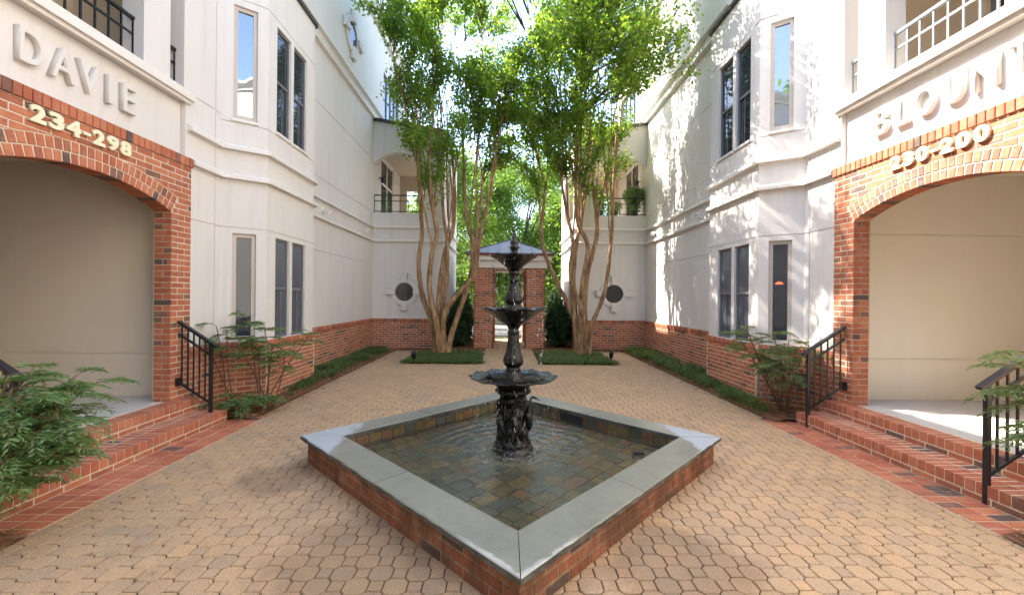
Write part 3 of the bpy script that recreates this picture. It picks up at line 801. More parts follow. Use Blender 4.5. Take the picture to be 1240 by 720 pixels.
    # --- bay
    C0, C1, C2, C3 = (XA, 6.03), (XB, 6.37), (XB, 7.90), (XA, 8.24)
    HB = 6.68
    W = [(0.94, 2.52), (4.19, 5.85)]
    for (a, b, tag_) in ((C0, C1, 'chamfer'), (C1, C2, 'front'), (C2, C3, 'back')):
        P, L, n = face(sx, a, b); hs = [(0, L, 2.60 - gro / 2, 2.60 + gro / 2, gd, True), (0, L, 4.13 - gro / 2, 4.13 + gro / 2, gd, True), (0, L, 5.95 - gro / 2, 5.95 + gro / 2, gd, True)]
        if tag_ == 'chamfer': hs += [(.15, .45, z0, z1, .09, False) for z0, z1 in W]
        if tag_ == 'front': hs += [(u0, u1, z0, z1, .09, False) for z0, z1 in W for u0, u1 in ((.24, .67), (.76, 1.22))]
        m = MB(); panel(m, P, 0, L, 0, HB, hs); bw = m.build('bay_wall', M['stucco'], B)
        for lev, (z0, z1) in enumerate(W):
            if tag_ == 'chamfer':
                wo = window(B, P, .15, .45, z0, z1, 'fixed', M['pane_mirror'] if lev else M['pane'], M['frame'])
                if sx > 0 and lev == 0:
                    r = MB(); nn = 14; cu, cz, rr = .31, 1.86, .05
                    fr = [(cu + rr * math.cos(math.pi * i / nn), cz + rr * .75 * math.sin(math.pi * i / nn)) for i in range(nn + 1)]
                    r.prism([P(x, .059, z) for x, z in fr], [P(x, .057, z) for x, z in fr]); r.build('red_half_disc', M['red'], wo)  # small self-glowing red half-disc decal laid on the pane
            if tag_ == 'front':
                for u0, u1 in ((.24, .67), (.76, 1.22)):
                    window(B, P, u0, u1, z0, z1, 'sash', M['pane_screen'] if lev == 0 else M['pane'], M['frame_grey'])
    m = MB(); m.add([(sx * p[0], p[1], HB - .05) for p in (C0, C1, C2, C3)], [(0, 1, 2, 3)]); m.build('bay_roof', M['coping_metal'], B)
    m = MB(); sweep(m, sx, [C0, C1, C2, C3], [(-.10, HB), (.045, HB), (.045, HB + .07), (-.10, HB + .085)]); m.build('bay_coping', M['coping_metal'], B)
    # --- long wall of the court and its upper storey
    P, L, n = face(sx, (XA, 8.24), (XA, 16.6)); U2 = lambda y: y - 8.24
    hs = [(0, L, z - gro / 2, z + gro / 2, gd, True) for z in (2.60, 4.215, 5.83)]
    hs += [(U2(13.9), U2(15.9), 7.50, 9.10, .12, False), (U2(13.75), U2(15.25), 4.18, 6.2, .10, False)]
    m = MB(); panel(m, P, 0, L, 0, 10.1, hs); m.build('court_wall', M['stucco'], B)
    m = MB(); Pu, Lu, _ = face(sx, (XA, 6.03), (XA, 8.24)); panel(m, Pu, 0, Lu, 6.0, 10.1, []); m.build('upper_wall', M['stucco'], B)
    fr = MB()
    for yy in (13.9, 14.4, 14.9, 15.4, 15.85): fr.lbox(P, U2(yy), U2(yy + .05), .04, .10, 7.5, 9.1)
    fr.lbox(P, U2(13.95), U2(15.85), .045, .095, 7.5, 7.56); fr.lbox(P, U2(13.95), U2(15.85), .045, .095, 9.04, 9.1)
    fo = fr.build('window', M['frame_grey'], B)
    for yy in (13.95, 14.45, 14.95, 15.45):
        q_ = MB(); q_.lbox(P, U2(yy), U2(yy + .45 if yy < 15.4 else 15.85), .07, .08, 7.56, 9.04); q_.build('pane', M['pane_screen'], fo)
    # balcony door inside the wing
    fr = MB(); ya, yb, za, zb = 13.75, 15.25, 4.18, 6.2
    for yy in (ya, 14.47, yb - .06): fr.lbox(P, U2(yy), U2(yy + .06), .02, .09, za, zb)
    fr.lbox(P, U2(ya + .06), U2(yb - .06), .025, .085, zb - .06, zb); fr.lbox(P, U2(ya + .06), U2(yb - .06), .025, .085, 5.35, 5.42)
    do = fr.build('balcony_door', M['trim'], B)
    for (y0_, y1_) in ((ya + .06, 14.47), (14.53, yb - .06)):
        for (z0_, z1_) in ((za, 5.35), (5.42, zb - .06)):
            q_ = MB(); q_.lbox(P, U2(y0_), U2(y1_), .05, .06, z0_, z1_); q_.build('pane', M['pane'], do)
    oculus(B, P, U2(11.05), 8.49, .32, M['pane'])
    # cornices, parapet crown
    m = MB()
    for z in (7.07, 7.40): sweep(m, sx, [(XA, 8.10), (XA, 16.62)], [(0, z), (.09, z + .015), (.09, z + .05), (.02, z + .14), (0, z + .14)])
    m.build('cornice', M['trim'], B)
    m = MB(); sweep(m, sx, [(XA, -7.0), (XA, 16.62)], [(-.2, 10.1), (.10, 10.1), (.10, 10.2), (.26, 10.38), (.26, 10.5), (-.2, 10.55)]); m.build('parapet_crown', M['trim'], B)
    # string courses follow bay, court wall and wing
    full = [C0, C1, C2, C3, (XA, YW0), (2.05, YW0), (2.05, YW1)]
    for z, start in ((B1, Y_SF + .012), (B2, 5.40)):
        m = MB(); sweep(m, sx, [(XA, start)] + full, [(0, z), (.075, z), (.075, z + .045), (.02, z + .085), (0, z + .085)]); m.build('string_course', M['trim'], B)
    # --- brick base below the render, one rowlock cap
    fullb = [(XA, Y_SF)] + full
    m = MB(); sweep(m, sx, fullb, [(0, 0), (.029, 0), (.029, .925), (0, .925)]); base = m.build('brick_base', M['mortar'], B)
    items = []
    for i in range(len(fullb) - 1):
        p0, p1 = fullb[i], fullb[i + 1]
        for k in range(12):
            row(items, sx, p0, p1, (k + .5) * .0695, .0595, .033, off=0 if k % 2 else .1075)
        row(items, sx, p0, p1, .834 + .0525, .100, .048, L0=.062, J=.011, D=.055)
    emit('brick', items, base, 300, 8, M['brick'], M['brick_isl'], 'far_bricks')
    # --- back wing with a balcony loggia
    AW = 2.05
    P, L, n = face(sx, (XA, YW0), (AW, YW0))       # u = distance from the main wall
    m = MB(); panel(m, P, 0, L, 0, 4.20, [(0, L, 2.60 - gro / 2, 2.60 + gro / 2, gd, True), (1.0 - gro / 2, 1.0 + gro / 2, .94, 3.3, gd, True)])
    m.lbox(P, 1.62, L, 0, .25, 4.20, 7.0 - .0) if False else None
    topz = lambda u: 7.03 - .16 * u
    # arch header + pillar as one relief
    aw, zs, zc_ = 1.60, 5.72, 6.06
    rr = ((aw / 2) ** 2 + (zc_ - zs) ** 2) / (2 * (zc_ - zs)); N2 = 18
    us = [aw * i / N2 for i in range(N2 + 1)]; az = lambda u: zc_ - rr + math.sqrt(rr * rr - (u - aw / 2) ** 2)
    for i in range(N2):
        a, b = us[i], us[i + 1]
        m.add([P(a, 0, az(a)), P(b, 0, az(b)), P(b, 0, topz(b)), P(a, 0, topz(a)), P(a, .22, az(a)), P(b, .22, az(b)), P(b, .22, topz(b)), P(a, .22, topz(a))],
              [(0, 1, 2, 3), (0, 4, 5, 1), (4, 7, 6, 5), (3, 2, 6, 7)])
    m.add([P(aw, 0, 4.2), P(L, 0, 4.2), P(L, 0, topz(L)), P(aw, 0, topz(aw)), P(aw, .22, 4.2), P(aw, .22, topz(aw))], [(0, 1, 2, 3), (0, 3, 5, 4)])
    m.build('wing_wall', M['stucco'], B, recalc=False)
    Ps, Ls, _ = face(sx, (AW, YW0), (AW, YW1))
    m = MB(); panel(m, Ps, 0, Ls, 0, 6.66, [(0, Ls, 2.60 - gro / 2, 2.60 + gro / 2, gd, True), (.75, 1.35, .94, 2.3, .12, False), (.55, 2.6, 4.2, 5.85, .2, False)]); m.build('wing_side_wall', M['stucco'], B)
    m = MB(); m.lbox(Ps, .74, 1.36, .10, .12, .9, 2.35); m.build('side_window', M['black_glass'], B)
    lg = MB()
    q(lg, [(XA, YW0 + .02, 4.19), (AW, YW0 + .02, 4.19), (AW, YW1, 4.19), (XA, YW1, 4.19)])
    lg.build('balcony_floor', M['interior'], B, recalc=False); lg = MB()
    q(lg, [(XA, YW0 + .1, 6.25), (AW, YW0 + .1, 6.25), (AW, YW1, 6.25), (XA, YW1, 6.25)])
    lg.build('balcony_ceiling', M['interior'], B, recalc=False)
    Pb, Lb, _ = face(sx, (XA, YW1), (AW, YW1)); m = MB(); panel(m, Pb, 0, Lb, 0, 6.7, [(.25, 1.7, 4.75, 5.7, .15, False)]); m.build('wing_back_wall', M['interior'], B)
    m = MB()
    m.add([P(-.02, -.06, topz(0) + .0), P(L + .06, -.06, topz(L) + .0), P(L + .06, -.06, topz(L) + .09), P(-.02, -.06, topz(0) + .09),
           P(-.02, 3.4, topz(0)), P(L + .06, 3.4, topz(L)), P(L + .06, 3.4, topz(L) + .09), P(-.02, 3.4, topz(0) + .09)],
          [(0, 1, 2, 3), (4, 7, 6, 5), (0, 4, 5, 1), (3, 2, 6, 7), (1, 5, 6, 2), (0, 3, 7, 4)]); m.build('wing_roof', M['coping_metal'], B)
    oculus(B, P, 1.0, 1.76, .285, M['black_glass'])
    railing_part(B, 'balcony_railing', (sx * (XA - .02), YW0 + .1), (sx * (XA - aw), YW0 + .1), 4.20, .56, 6, .68, M['metal_black'])
    # roof and closed back of the block
    m = MB(); m.box(*sorted((sx * (XA + .12), sx * 12)), -6.95, 16.55, 10.15, 10.3); m.build('flat_roof', M['coping_metal'], B)
    m = MB(); m.box(*sorted((sx * 7.6, sx * 12)), -6.95, 16.55, 0, 10.1); m.build('rear_block', M['stucco'], B)
    m = MB(); m.box(*sorted((sx * (XA + .3), sx * 7.7)), 16.5, 16.58, 0, 10.1); m.box(*sorted((sx * (XA + .02), sx * 7.7)), -7.0, -6.95, 0, 10.1); m.build('end_wall', M['stucco'], B)
    return B

LD = [(3.575, 3.765), (3.825, 4.03), (4.07, 4.27), (4.365, 4.41), (4.53, 4.685)]
def spread(y0, y1, widths, gap):
    tot = sum(widths); k = (y1 - y0 - gap * (len(widths) - 1) * (1 if y1 > y0 else -1)) / tot; out = []; s = y0
    for w_ in widths: out.append((s, s + w_ * k)); s += w_ * k + gap * (1 if y1 > y0 else -1)
    return out
building(-1, 'white rendered building with brick arch, raised name DAVIE and numbers 234-298', 'DAVIE', LD,
         '234-298', spread(3.60, 4.55, [1, 1, 1.05, .55, 1, 1, 1], .026), None)
building(+1, 'white rendered building with brick arch, raised name BLOUNT and numbers 230-200', 'BLOUNT',
         spread(4.92, 3.40, [1, .85, 1.12, 1.05, 1.1, 1.0], .075), '230-200', spread(4.62, 3.66, [1, 1, 1.05, .55, 1, 1.05, 1.05], .026), None)

# ------------------------------------------------------------------ entrance steps, brick borders, handrails
FLAT_X = Matrix(((1, 0, 0, 0), (0, 0, -1, 0), (0, 1, 0, 0), (0, 0, 0, 1)))     # brick length along x, face up
FLAT_Y = Matrix(((0, 0, 1, 0), (1, 0, 0, 0), (0, 1, 0, 0), (0, 0, 0, 1)))
YS0, YS1 = 3.02, 5.44
def steps(sx, label):
    S = tag(empty('entrance_steps', (sx * 4.0, 4.2, 0)), label, 'steps')
    m = MB(); bx = lambda a0, a1, z0, z1: m.box(*sorted((sx * a0, sx * a1)), YS0 + .008, YS1 - .008, z0, z1)
    bx(3.7245, 4.30, -.02, .1515); bx(4.0745, 4.36, .1515, .3065); m.build('mortar_core', M['mortar'], S)
    m = MB(); m.box(*sorted((sx * 4.325, sx * 7.5)), YS0 + .012, YS1, .10, .309); m.build('landing', M['concrete'], S)
    items = []
    for (af, zt) in ((3.72, .155), (4.07, .31)):
        s = YS0; k = 0
        while s < YS1 - .03:                                   # rowlock nosing: shows on the tread and on the riser
            w_ = min(.071, YS1 - s)
            items.append((Matrix.Translation((sx * (af + .10), s + w_ / 2, zt + jit(.0012))) @ FLAT_X, (.20, .094, w_ - .001))); s += .0805
        if af < 4:                                             # second row of the tread
            s = YS0
            while s < YS1 - .03:
                w_ = min(.071, YS1 - s); items.append((Matrix.Translation((sx * (af + .285), s + w_ / 2, zt - .002 + jit(.001))) @ FLAT_X, (.15, .06, w_ - .001))); s += .0805
        s = YS0 + .0
        while s < YS1 - .03:                                   # stretcher course of the riser
            w_ = min(.205, YS1 - s); items.append((frame((sx * (af + .001), s + w_ / 2, zt - .105 - .0235), (-sx, 0, 0)), (w_, .09, .047))); s += .215
    emit('brick', items, S, 300, 6, M['brick'], M['brick_isl'], 'far_bricks', full=True)
    bd = MB(); bd.box(*sorted((sx * 3.322, sx * 3.722)), 2.82, 5.62, -.06, -.003)
    bo = tag(bd.build('brick_border', M['mortar']), 'flush red brick paving band at the foot of the %s steps' % ('shaded' if sx < 0 else 'sunlit'), kind='structure')
    items = []
    for (a0, a1) in ((3.327, 3.520), (3.530, 3.718)):
        s = 2.82
        while s < 5.60:
            items.append((Matrix.Translation((sx * (a0 + a1) / 2, s + .045, .002 + jit(.0012))) @ FLAT_X, (a1 - a0, .05, .088))); s += .0975
    emit('brick', items, bo, 300, 5, M['brick'], M['brick_isl'], 'far_bricks', full=True)
steps(-1, 'two red brick steps with a grey landing under the DAVIE arch')
steps(+1, 'two red brick steps with a sunlit landing under the BLOUNT arch')

def handrail(sx, y, label):
    H = tag(empty('handrail', (sx * 3.78, y, 0)), label, 'handrail', 'black iron handrails beside the entrance steps')
    a0, a1 = (3.80 if sx < 0 else 3.735), 4.20; top = lambda a: .99 + (a - 3.76) * .66; bot = lambda a: .24 + (a - 3.76) * .66
    m = MB(); m.bar((sx * a0, y, .0), (sx * a0, y, top(a0) - .01), .034); m.build('post', M['metal_black'], H)
    m = MB(); m.bar((sx * (a0 - .07), y, top(a0 - .07)), (sx * a1, y, top(a1)), .052, .03); m.build('top_rail', M['metal_black'], H)
    for f, nm in ((lambda a: top(a) - .15, 'middle_rail'), (bot, 'bottom_rail')):
        m = MB(); m.bar((sx * a0, y, f(a0)), (sx * a1, y, f(a1)), .022); m.build(nm, M['metal_black'], H)
    for i in range(5):
        a = a0 + (a1 - a0) * (i + 1) / 5.6; m = MB(); m.bar((sx * a, y, bot(a)), (sx * a, y, top(a) - .012), .014); m.build('baluster', M['metal_black'], H)
    m = MB(); m.box(*sorted((sx * 4.19, sx * 4.219)), y - .03, y + .03, bot(4.2) - .05, bot(4.2) + .05); m.build('wall_bracket', M['metal_black'], H)
handrail(-1, 5.24, 'black iron handrail beside the DAVIE steps, against the arch pier')
handrail(-1, 3.16, 'black iron handrail half hidden by the feathery foreground shrub')
handrail(+1, 5.24, 'black iron handrail beside the BLOUNT steps, against the arch pier')
handrail(+1, 3.27, 'black iron handrail at the near end of the sunlit steps, cut by the frame')

# ------------------------------------------------------------------ fountain basin
FB = tag(empty('fountain_basin', FC), 'square pool basin of red brick with wide bluestone coping, set diamond-wise', 'basin')
def dia(r, k):      # corner k of the diamond with half diagonal r: 0 right, 1 back, 2 left, 3 front
    a = math.pi / 2 * k; return Vector((FC.x + r * math.cos(a), FC.y + r * math.sin(a), 0))
RW, RI, CT, WL = FH - .075, FH - .415, .268, .132           # brick face, inner edge, coping top, water level
BT = .222
m = MB()
for k in range(4):
    a, b, c, d = dia(RW - .006, k), dia(RW - .006, k + 1), dia(RI + .05, k + 1), dia(RI + .05, k)
    m.prism([p + Vector((0, 0, -.06)) for p in (a, b, c, d)], [p + Vector((0, 0, BT)) for p in (a, b, c, d)])
core = m.build('brick_wall', M['mortar_damp'], FB)
items = []
for k in range(4):
    a, b = dia(RW, k), dia(RW, k + 1); d = (b - a).normalized(); L = (b - a).length; n = Vector((d.y, -d.x, 0))
    for j in range(3):
        s = -.1075 * (j % 2)
        while s < L - .02:
            p, q = max(s, 0), min(s + .205, L); s += .215
            if q - p < .03: continue
            c = a + d * (p + q) / 2 + n * jit(.0015)
            items.append((frame((c.x, c.y, .030 + j * .074), n), (q - p, .05, .063)))
emit('brick', items, core, 300, 4, M['brick_damp'], M['brick_isl'], 'far_bricks')
def coping_stone(k, ta, tb):
    """one mitred length of coping, subdivided so its rough lip can be uneven"""
    m = MB(); A, B_, C_, D_ = dia(FH, k), dia(FH, k + 1), dia(RI, k + 1), dia(RI, k); n = 18; V = []; dz_ = jit(.0012)
    for i in range(n + 1):
        t = ta + (tb - ta) * i / n
        o_, i_ = A.lerp(B_, t), D_.lerp(C_, t); out = (o_ - i_).normalized(); w = .010 * (rng.random() - .5) * (0 < i < n)
        w2 = .012 * (rng.random() - .5) * (0 < i < n)
        for (p, z) in ((i_, BT), (i_, CT - .006), (i_ + out * .006, CT), (o_ - out * (.012 - w * .5), CT), (o_ + out * (w - .002), CT - .007), (o_ + out * w2, BT + .010), (o_ - out * .012, BT)):
            V.append((p.x, p.y, z + dz_ * (z > BT + .03)))
    s = 7; F_ = []
    for i in range(n):
        for j in range(s): F_.append((i * s + j, i * s + (j + 1) % s, (i + 1) * s + (j + 1) % s, (i + 1) * s + j))
    F_ += [tuple(range(s)), tuple(n * s + j for j in range(s))]
    m.add(V, F_); return m.build('coping_stone', M['bluestone'], FB)
for k in range(4):
    tm_ = (.47, .55, .50, .44)[k]; coping_stone(k, .0012, tm_ - .0008); coping_stone(k, tm_ + .0008, .9988)
# tiled inside: wall tiles above and below the water, floor tiles
m = MB()
for k in range(4):
    a, b, c, d = dia(RI + .06, k), dia(RI + .06, k + 1), dia(RI + .012, k + 1), dia(RI + .012, k)
    m.prism([p + Vector((0, 0, -.08)) for p in (a, b, c, d)], [p + Vector((0, 0, BT - .001)) for p in (a, b, c, d)])
lin = m.build('basin_lining', M['mortar_dark'], FB)
items = []
for k in (0, 1, 2, 3):
    a, b = dia(RI + .006, k), dia(RI + .006, k + 1); d = (b - a).normalized(); L = (b - a).length; n = Vector((-d.y, d.x, 0))
    nt = 17
    for i in range(nt):
        for (zc, hh) in ((.172, .092), (.078, .088)):
            c = a + d * (L * (i + .5) / nt) + n * jit(.002); items.append((frame((c.x, c.y, zc), n), (L / nt - .008, .012, hh)))
emit('wall_tile', items, lin, 204, 2, M['tile_wet'], M['tile_wet'], 'far_tiles')
items = []; fl = MB(); fl.prism([dia(RI + .02, k) + Vector((0, 0, -.01)) for k in range(4)], [dia(RI + .02, k) + Vector((0, 0, .014)) for k in range(4)])
flo = fl.build('basin_floor', M['mortar_dark'], FB)
nt = 15; Ls = (dia(RI, 0) - dia(RI, 1)).length; e1 = (dia(RI, 1) - dia(RI, 0)).normalized(); e2 = Vector((e1.y, -e1.x, 0)); e2 = e2 if e2.dot(FC - dia(RI, 0)) > 0 else -e2
e2 = (dia(RI, 3) - dia(RI, 0)).normalized()
for i in range(nt):                                     # rows of uneven stone
    q0 = 0.0
    while q0 < Ls - .03:
        w_ = min(rng.uniform(.10, .25), Ls - q0)
        c = dia(RI, 0) + e1 * (Ls * (i + .5) / nt) + e2 * (q0 + w_ / 2); an = jit(.03)
        f1, f2 = e1 * math.cos(an) + e2 * math.sin(an), e2 * math.cos(an) - e1 * math.sin(an)
        m4 = Matrix(((f1.x, 0, f2.x, c.x), (f1.y, 0, f2.y, c.y), (0, 1, 0, .020 + jit(.003)), (0, 0, 0, 1)))
        items.append((m4, (Ls / nt - .010, .008, w_ - .010))); q0 += w_
emit('floor_tile', items, flo, 280, 2, M['tile'], M['tile'], 'far_tiles')
a, b = dia(RI - .001, 0), dia(RI - .001, 1); d = (b - a).normalized(); n = Vector((-d.y, d.x, 0)); p = a.lerp(b, .56)
m = MB(); m.bar(p - d * .16 + Vector((0, 0, .165)) , p + d * .16 + Vector((0, 0, .165)), .012, .11); m.build('skimmer_plate', M['metal_black'], FB)
# rippled water sheet
NW = 190; V = []
PW = [(rng.uniform(0, 6.283), 2 * math.pi / rng.uniform(.07, .24), rng.uniform(0, 6.283)) for _ in range(14)]
for i in range(NW + 1):
    for j in range(NW + 1):
        c = dia(RI - .002, 0) + e1 * ((Ls - .004) * i / NW) + e2 * ((Ls - .004) * j / NW); r = math.hypot(c.x - FC.x, c.y - FC.y)
        z = WL + .0060 * math.exp(-r * 1.5) * math.sin(r * 44 + 1.3 * math.sin(c.x * 5) + math.sin(c.y * 7))
        k = .35 + .65 * math.exp(-r * .9)
        for (an, kk, ph) in PW: z += k * .020 / kk * math.sin(kk * (c.x * math.cos(an) + c.y * math.sin(an)) + ph + .8 * math.sin(3 * c.x + 2 * c.y))
        V.append((c.x, c.y, z))
Q = [(i * (NW + 1) + j, (i + 1) * (NW + 1) + j, (i + 1) * (NW + 1) + j + 1, i * (NW + 1) + j + 1) for i in range(NW) for j in range(NW)]
np_mesh('water', V, Q, M['water'], FB, smooth=True)
# small black pump box in the corner of the pool
pb = pix(773, 549, 4.0); m = MB(); px_, py_ = pb.x, pb.y
m.prism([(px_ - .06, py_ - .04, .0), (px_ + .06, py_ - .03, .0), (px_ + .06, py_ + .04, .0), (px_ - .05, py_ + .04, .0)],
        [(px_ - .045, py_ - .03, .150), (px_ + .05, py_ - .02, .142), (px_ + .05, py_ + .03, .142), (px_ - .04, py_ + .03, .150)])
tag(m.build('pump_box', M['metal_black']), 'small black pump box just breaking the water in the pool corner', 'pump')

# ------------------------------------------------------------------ cast-iron tiered fountain
TF = tag(empty('tiered_fountain', FC), 'black cast iron three tier fountain with scalloped bowls and heron pedestal', 'fountain')
def rough(s):
    ph = [rng.uniform(0, 6.28) for _ in range(6)]
    return lambda a, i, r, z: (r * (1 + s * (math.sin(7 * a + ph[0] + z * 30) + math.sin(11 * a + ph[1] - z * 47) + .7 * math.sin(17 * a + ph[2] + z * 80)) / 2.2), z)
m = MB(); m.lathe(FC, [(.23, -.06), (.225, .06), (.20, .11), (.205, .15), (.175, .18), (.15, .20)], 72, rough(.04)); m.build('leafy_base', M['iron'], TF, smooth=True)
m = MB(); prof = [(.165, .17)] + [(.165 - .045 * min(1, t * 1.6) + .012 * math.sin(t * 22), .18 + .48 * t) for t in [i / 22 for i in range(23)]]
m.lathe(FC, prof, 80, rough(.055)); m.build('pedestal', M['iron'], TF, smooth=True)
m = MB(); m.lathe(FC, [(.10, .655), (.125, .66), (.128, .672), (.155, .69), (.172, .705), (.170, .725), (.150, .735), (.135, .75), (.10, .77)], 72,
                  lambda a, i, r, z: (r * (1 + (.03 * math.cos(24 * a) if i in (3, 4, 5) else 0)), z)); m.build('collar', M['iron'], TF, smooth=True)
def heron(ang):
    c, s = math.cos(ang), math.sin(ang)
    def pt(r, t, z): return Vector((FC.x + r * c - t * s, FC.y + r * s + t * c, z))
    m = MB()
    for t in (-.018, .02): m.tube([pt(.165, t, .15), pt(.150, t * 1.2, .25), pt(.148, t * .8, .36)], [.008, .0065, .010], 6)
    m.tube([pt(.130, .05, .30), pt(.150, .03, .36), pt(.162, .005, .43), pt(.155, -.012, .49), pt(.148, -.02, .53)], [.006, .030, .044, .034, .016], 10)      # body and tail
    m.tube([pt(.148, -.02, .52), pt(.168, -.028, .565), pt(.182, -.018, .60), pt(.178, .0, .635), pt(.185, .02, .655), pt(.205, .03, .655)], [.017, .013, .011, .010, .011, .014], 8)   # neck and head
    m.tube([pt(.205, .03, .655), pt(.235, .042, .640), pt(.262, .05, .625)], [.012, .006, .002], 6)       # beak
    m.tube([pt(.172, .03, .47), pt(.178, .012, .40), pt(.160, .035, .32)], [.016, .024, .004], 8)        # folded wing
    m.build('heron_figure', M['iron'], TF, smooth=True)
for a in (-.35, 1.75, -2.45, -1.45): heron(a)
for i in range(22):                                    # reeds and leaves cast on the pedestal
    a = 2 * math.pi * i / 22 + jit(.1); r0 = .15; h = rng.uniform(.26, .5); m = MB() if i == 0 else m
    m.tube([(FC.x + (r0 - .0) * math.cos(a), FC.y + r0 * math.sin(a), .18), (FC.x + .132 * math.cos(a + .05), FC.y + .132 * math.sin(a + .05), .18 + h * .6), (FC.x + .135 * math.cos(a + .16), FC.y + .135 * math.sin(a + .16), .18 + h)], [.014, .016, .004], 6)
m.build('reed_relief', M['iron'], TF, smooth=True)
def bowl(rim, zr, zb, r0, lobes, name, thick=.012):
    d = zr - zb
    prof = [(r0, zb), (r0 * 1.25, zb + .12 * d), (rim * .42, zb + .30 * d), (rim * .60, zb + .55 * d), (rim * .80, zb + .82 * d), (rim * .95, zr - .012), (rim, zr), (rim * .985, zr + .006),
            (rim * .93, zr - .004), (rim * .80, zr - .012), (rim * .6, zr - .03), (rim * .3, zr - .045), (r0 * .5, zr - .05)]
    def mod(a, i, r, z):
        k = (r / rim) ** 3; s = .5 + .5 * math.cos(lobes * a); w = math.sin(lobes * 3 * a + 1.0)
        under = 1.0 if 2 <= i <= 5 else .0
        return r * (1 + .055 * k * (s - .5) + .008 * k * w - under * .03 * (1 - s)), z + .016 * k * (s - .55) + .003 * k * w
    m = MB(); m.lathe(FC, prof, lobes * 12, mod); o = m.build(name, M['iron'], TF, smooth=True)
    wd = MB(); rw = rim * .80
    wd.lathe(FC, [(.04, zr - .022), (rw * .6, zr - .017), (rw, zr - .016)], 48, lambda a, i, r, z: (r, z + .002 * math.sin(9 * a + i * 3))); wd.build('water_film', M['drop_sheet'] if 'drop_sheet' in M else M['iron'], o, smooth=True)
    return o
bowl(.422, .85, .742, .13, 12, 'lower_bowl'); bowl(.318, 1.512, 1.33, .06, 10, 'middle_bowl'); bowl(.232, 2.025, 1.885, .055, 8, 'upper_bowl')
flute = lambda a, i, r, z: (r * (1 + .06 * math.cos(14 * a)), z)
m = MB(); m.lathe(FC, [(.10, .79), (.105, .83), (.085, .85), (.088, .875), (.062, .89), (.075, .915), (.070, .935), (.055, .95)], 40); m.build('lower_stem_foot', M['iron'], TF, smooth=True)
m = MB(); m.lathe(FC, [(.062, .945), (.088, .97), (.097, 1.0), (.088, 1.04), (.070, 1.09), (.058, 1.15), (.052, 1.22), (.054, 1.27)], 56, flute); m.build('lower_stem', M['iron'], TF, smooth=True)
m = MB(); m.lathe(FC, [(.047, 1.265), (.058, 1.275), (.058, 1.29), (.046, 1.30), (.060, 1.325), (.066, 1.35), (.055, 1.365)], 40); m.build('stem_ring', M['iron'], TF, smooth=True)
m = MB(); m.lathe(FC, [(.065, 1.47), (.068, 1.53), (.05, 1.545), (.076, 1.57), (.084, 1.60), (.070, 1.65), (.048, 1.71), (.040, 1.78)], 56, flute); m.build('upper_stem', M['iron'], TF, smooth=True)
m = MB(); m.lathe(FC, [(.036, 1.775), (.050, 1.785), (.050, 1.80), (.036, 1.81), (.040, 1.835), (.054, 1.85), (.054, 1.87), (.04, 1.89)], 40); m.build('stem_ring', M['iron'], TF, smooth=True)
m = MB(); m.lathe(FC, [(.05, 1.98), (.045, 2.03), (.032, 2.045), (.034, 2.085), (.048, 2.10), (.050, 2.115), (.030, 2.13), (.042, 2.15), (.040, 2.17), (.020, 2.185), (.024, 2.205), (.012, 2.235), (.003, 2.255)], 32); m.build('finial', M['iron'], TF, smooth=True)
# falling drops and thin threads of water
m = MB()
for (rim, z0, z1, nl) in ((.40, .84, WL, 20), (.283, 1.50, .85, 16), (.20, 2.01, 1.51, 12)):
    for k in range(nl):
        a = 2 * math.pi * (k + jit(.35)) / nl; x, y = FC.x + rim * 1.01 * math.cos(a), FC.y + rim * 1.01 * math.sin(a)
        for _ in range(9):
            z = rng.uniform(z1, z0); h = rng.uniform(.008, .035); w = rng.uniform(.0018, .0042)
            xx, yy = x + jit(.012), y + jit(.012)
            m.tube([(xx, yy, z), (xx, yy, z - h * .5), (xx, yy, z - h)], [w * .4, w, w * .3], 5)
for _ in range(150):
    a = rng.uniform(0, 6.28); r = .17 + abs(rng.gauss(0, .10)); z = WL + abs(rng.gauss(0, .05)); w = rng.uniform(.002, .005)
    x, y = FC.x + r * math.cos(a), FC.y + r * math.sin(a); m.tube([(x, y, z - w), (x, y, z), (x, y, z + w)], [w * .5, w, w * .4], 5)
tag(m.build('water_drops', M['drop'], smooth=True), 'falling drops and splashes around the fountain', kind='stuff')

# ------------------------------------------------------------------ gate pavilion
PV = tag(empty('gate_pavilion', (-.06, 14.2, 0)), 'small brick gate pavilion with grey metal hipped roof behind the fountain', 'pavilion')
def pier(x0, x1, y0, y1, h):
    m = MB(); m.box(x0 + .007, x1 - .007, y0 + .007, y1 - .007, -.02, h); po = m.build('brick_pier', M['mortar'], PV)
    items = []; nc = int(h / .0705)
    for k in range(nc):
        zc = (k + .5) * h / nc; off = 0 if k % 2 else .1075
        for (p0, p1, n) in (((x0, y0), (x1, y0), (0, -1, 0)), ((x1, y0), (x1, y1), (1, 0, 0)), ((x0, y1), (x0, y0), (-1, 0, 0))):
            dx, dy = p1[0] - p0[0], p1[1] - p0[1]; L = math.hypot(dx, dy); dx /= L; dy /= L; s = -off
            while s < L - .02:
                a, b = max(s, 0), min(s + .205, L); s += .215
                if b - a > .03: items.append((frame((p0[0] + dx * (a + b) / 2, p0[1] + dy * (a + b) / 2, zc), n), (b - a, .03, h / nc - .011)))
    emit('brick', items, po, 120, 99, M['brick'], M['brick_isl'], 'pier_bricks')
for (x0, x1) in ((-1.13, -.50), (.50, 1.13)):
    pier(x0, x1, 13.1, 13.7, 2.55); pier(x0, x1, 15.0, 15.6, 2.55)
